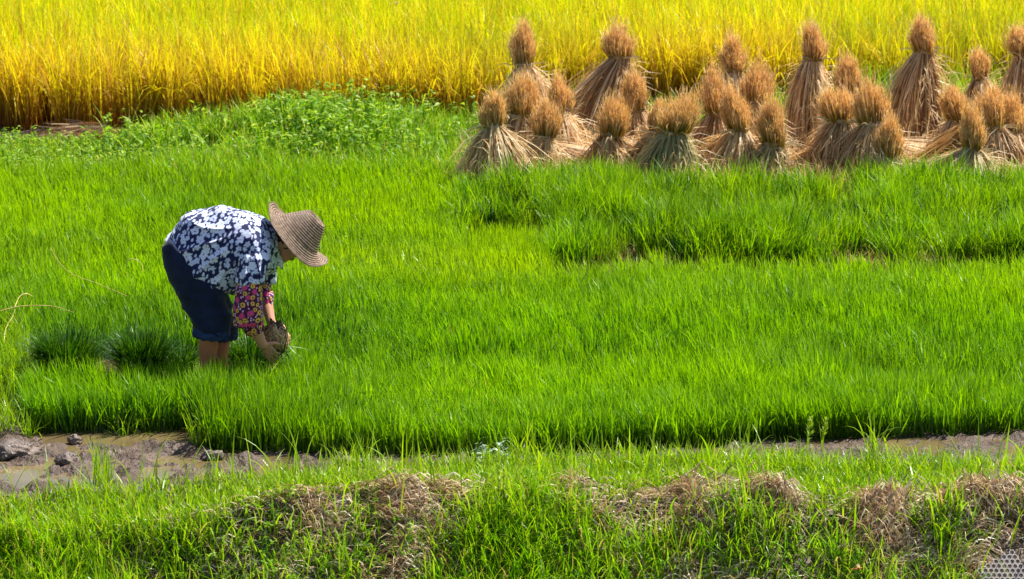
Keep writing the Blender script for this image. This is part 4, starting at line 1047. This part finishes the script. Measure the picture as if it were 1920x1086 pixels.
# --- pink oversleeves
def sleeve(secs, gather, seed):
    bm = bmesh.new(); bm_loft(bm, secs, 32)
    o = remesh(bm, 'oversleeve', .0032, 4, col_mat('oversleeve_cloth', .75, .2, .2, 500, sheen=.15), person); me = o.data; co = vco(me); no = vno(me)
    th = np.arctan2(co[:, 1] - np.mean(co[:, 1]), co[:, 0] - np.mean(co[:, 0]))
    g = sstep(gather + .05, gather - .01, co[:, 2]); f = g * .004 * np.sin(th * 16) + .010 * (fbm(co[:, 0] * 14, co[:, 2] * 14 + co[:, 1] * 9, seed) - .5); set_co(me, co + no * f[:, None])
    set_col(me, flowers(me, (.09, .008, .06), [
        dict(p=.40, r=.0175, petals=0, col=(.78, .035, .20), rim=(.46, .10, .26), ctr=(.85, .06, .26), cr=.35, gap=.92, sx=1.05),
        dict(p=.36, r=.0145, petals=8, col=(.86, .48, .07), ctr=(.12, .03, .05), cr=.34, gap=.92),
        dict(p=.24, r=.0050, petals=0, col=(.72, .45, .72), ctr=(.75, .5, .75), gap=1.1)], seed, 3500))
    return o
sleeve([sec((455, 526), (499, 528), -.208, .056), sec((450, 545), (501, 545), -.212, .062), sec((447, 570), (500, 566), -.215, .064), sec((444, 594), (501, 586), -.213, .066), sec((448, 612), (502, 600), -.208, .062),
        sec((463, 617), (500, 606), -.203, .048), sec((468, 626), (501, 613), -.20, .046), sec((474, 633), (501, 621), -.195, .042)], float(Lp(0, 608, -.2).z), 31)
sleeve([sec((484, 522), (509, 522), .195, .045), sec((486, 545), (508, 540), .19, .050), sec((490, 562), (512, 552), .165, .050), sec((494, 570), (511, 562), .15, .042), sec((495, 577), (510, 570), .14, .036)], float(Lp(0, 566, .15).z), 37)

# --- hair, dark, gathered at the nape
bm = bmesh.new()
bm_ell(bm, HC + HU * .028 - HF * .022, HU * .100, HF * .094, HS * .083)
bm_tube(bm, [HC - HU * .02 - HF * .085, HC - HU * .05 - HF * .092, HC - HU * .075 - HF * .082], [.05, .042, .025], 16)
hair = remesh(bm, 'hair', .005, 3, col_mat('dark_hair', .4, .5, .6, 300), person); me = hair.data; co = vco(me); no = vno(me)
q = co - hc; set_co(me, co + no * (.004 * np.sin(q @ U_ * 300 + q @ S_ * 500 + 4 * fbm(co[:, 0] * 20, co[:, 2] * 20, 2)))[:, None]); set_col(me, np.tile([.018, .011, .010], (len(co), 1)))

# --- straw hat
def make_hat():
    hx = Vector(Lp(560, 447, 0)); nR, nT = 230, 120
    prof = [(0.001, .140), (.030, .141), (.047, .148), (.054, .156), (.060, .156), (.067, .149), (.086, .118), (.108, .080), (.128, .045), (.146, .018), (.172, .000), (.200, -.010), (.235, -.013)]
    pr = np.array(prof); L = np.concatenate([[0], np.cumsum(np.hypot(*np.diff(pr, axis=0).T))]); s = np.linspace(0, L[-1], nR)
    rr = np.interp(s, L, pr[:, 0]); hh = np.interp(s, L, pr[:, 1])
    for _ in range(4): rr[1:-1] = (rr[:-2] + 2 * rr[1:-1] + rr[2:]) / 4; hh[1:-1] = (hh[:-2] + 2 * hh[1:-1] + hh[2:]) / 4
    th = np.arange(nT) / nT * 2 * np.pi
    Rr, Th = np.meshgrid(rr, th, indexing='ij'); Hh = np.repeat(hh[:, None], nT, 1); Ss = np.repeat(s[:, None], nT, 1)
    ridge = .0042 * np.abs(np.sin(Ss * np.pi / .0145)); Hh = Hh + ridge; 
    t = np.clip((Rr - .135) / .10, 0, 1.2)
    c2 = np.cos(2 * Th)
    Hh = Hh - .016 * t * (1 - c2) / 1.0 + .034 * t ** 1.6 * np.clip(c2, 0, 1) + .045 * t * np.clip(np.sin(Th), 0, 1) + .006 * np.sin(3 * Th + 1) * t
    ff = np.where(np.cos(Th) < 0, 1.04, .98) * (1 + 0 * Rr); fs = .84
    # pinched oval crown
    X = Rr * np.cos(Th) * (1 + (ff - 1) * t); Y = Rr * np.sin(Th) * (1 - (1 - fs) * t)
    X = X * (1 + .05 * (1 - t)); Y = Y * (1 - .06 * (1 - t))
    P = np.array(hx)[None, None] + X[..., None] * F_ + Y[..., None] * S_ + Hh[..., None] * U_
    isb = int(np.argmax(rr > .142))
    um = bpy.data.materials.new('woven_straw'); t_, n, l = nt(um)
    a = n.new('ShaderNodeAttribute'); a.attribute_name = 'bl'; sx = n.new('ShaderNodeSeparateXYZ'); l.new(a.outputs['Vector'], sx.inputs[0])
    tc = n.new('ShaderNodeTexCoord'); nz = n.new('ShaderNodeTexNoise'); nz.inputs['Scale'].default_value = 45; nz.inputs['Detail'].default_value = 6; l.new(tc.outputs['Object'], nz.inputs[0])
    r_ = ramp(n, [(.28, (.15, .09, .055)), (.5, (.24, .155, .10)), (.75, (.37, .255, .17))]); l.new(nz.outputs[0], r_.inputs[0])
    r2 = ramp(n, [(0, (.06, .05, .045)), (.5, (.8, .8, .8)), (1, (1.2, 1.2, 1.2))]); l.new(sx.outputs[0], r2.inputs[0])  # grooves between straw ridges darkened, their shade put into the colour
    mx = n.new('ShaderNodeMixRGB'); mx.blend_type = 'MULTIPLY'; mx.inputs[0].default_value = .9; l.new(r_.outputs[0], mx.inputs[1]); l.new(r2.outputs[0], mx.inputs[2])
    p = n.new('ShaderNodeBsdfPrincipled'); l.new(mx.outputs[0], p.inputs['Base Color']); p.inputs['Roughness'].default_value = .6
    wv = n.new('ShaderNodeTexWave'); wv.inputs['Scale'].default_value = 30; wv.inputs['Distortion'].default_value = 3
    cmb = n.new('ShaderNodeCombineXYZ'); l.new(sx.outputs[1], cmb.inputs[0]); l.new(cmb.outputs[0], wv.inputs[0])
    bp = n.new('ShaderNodeBump'); bp.inputs['Strength'].default_value = .5; bp.inputs['Distance'].default_value = .002; l.new(wv.outputs[0], bp.inputs['Height']); l.new(bp.outputs[0], p.inputs['Normal'])
    o_ = n.new('ShaderNodeOutputMaterial'); l.new(p.outputs[0], o_.inputs[0])
    hat = bpy.data.objects.new('hat', None); C.objects.link(hat); hat.parent = person
    th_ = .004
    def shell(name, a0, a1):
        m = a1 - a0; top = P[a0:a1].reshape(-1, 3); bot = (P[a0:a1] - th_ * U_ - 0.0).reshape(-1, 3); V = np.concatenate([top, bot]); k = m * nT
        i = np.arange(m - 1)[:, None] * nT; j = np.arange(nT)[None]; j2 = (j + 1) % nT
        Ft = np.stack([i + j, i + nT + j, i + nT + j2, i + j2], -1).reshape(-1, 4); Fb = Ft[:, ::-1] + k
        jj = np.arange(nT); j2 = (jj + 1) % nT; e0 = np.stack([jj, j2, j2 + k, jj + k], -1); b = (m - 1) * nT; e1 = np.stack([b + j2, b + jj, b + jj + k, b + j2 + k], -1)
        F = np.concatenate([Ft, Fb, e0, e1])
        rd = np.abs(np.sin(Ss[a0:a1] * np.pi / .0145)).reshape(-1); at = np.stack([rd, (Th[a0:a1] / (2 * np.pi)).reshape(-1) * 6, rd * 0], -1); at = np.concatenate([at, at])
        me = mesh_np(name, V, F.ravel(), np.full(len(F), 4), at, True); new_obj(name, me, hat, um)
    shell('crown', 0, isb + 1); shell('brim', isb, nR)
make_hat()

# --- the root clump in the hands
def held_clump():
    rng = np.random.default_rng(91); c = np.array(CL) + G0
    r = root('held_seedling_clump', tuple(c), 'brown clump of matted seedling roots held in both hands', 'seedling clump')
    bm = bmesh.new(); bmesh.ops.create_icosphere(bm, subdivisions=5, radius=1)
    for v in bm.verts:
        p = v.co.copy(); d = 1 + .42 * mnoise.fractal(p * 1.9, .7, 2, 4) + .10 * mnoise.noise(Vector((p.x * 9, p.y * 9, p.z * 2.5)))
        v.co = Vector((p.x * .058 + .012 * p.z * -1, p.y * .055, p.z * .088)) * d
    me = bpy.data.meshes.new('root_ball'); bm.to_mesh(me); bm.free()
    for p in me.polygons: p.use_smooth = True
    new_obj('root_ball', me, r, M['root'])
    acc = Acc(); n = 420; a = rng.uniform(0, 2 * np.pi, n); z0 = rng.uniform(-.02, .092, n); K = 5; P = np.empty((n, K, 3)); L = rng.uniform(.04, .11, n)
    for k in range(K):
        z = z0 - L * k / (K - 1); rr = np.sqrt(np.clip(1 - (np.clip(z, -.076, .076) / .08) ** 2, .04, 1)) * .070 + .004 + (k / K) * .004
        aa = a + rng.normal(0, .25, n) * k / K; P[:, k] = np.stack([np.cos(aa) * rr - .15 * z, np.sin(aa) * rr, z], -1)
    P[:, 1:] += rng.normal(0, .004, (n, K - 1, 3)); W = np.tile([.0025, .0035, .0035, .003, 0], (n, 1)) * rng.uniform(.6, 1.4, n)[:, None]
    acc.add(*ribbon_arrays(P, W, np.stack([-np.sin(a), np.cos(a), rng.normal(0, .3, n)], -1), rng.random(n), np.full(n, 0.)))
    new_obj('dry_roots', acc.mesh('dry_roots'), r, M['skirt'])
    acc = Acc(); n = 160
    blades(acc, rng, rng.normal(.0, .03, n), rng.normal(0, .03, n), np.full(n, -.05), rng.uniform(.1, .2, n), .006, 2.2, .6, None, 5)
    new_obj('leaves', acc.mesh('leaves'), r, M['clump'])
held_clump()
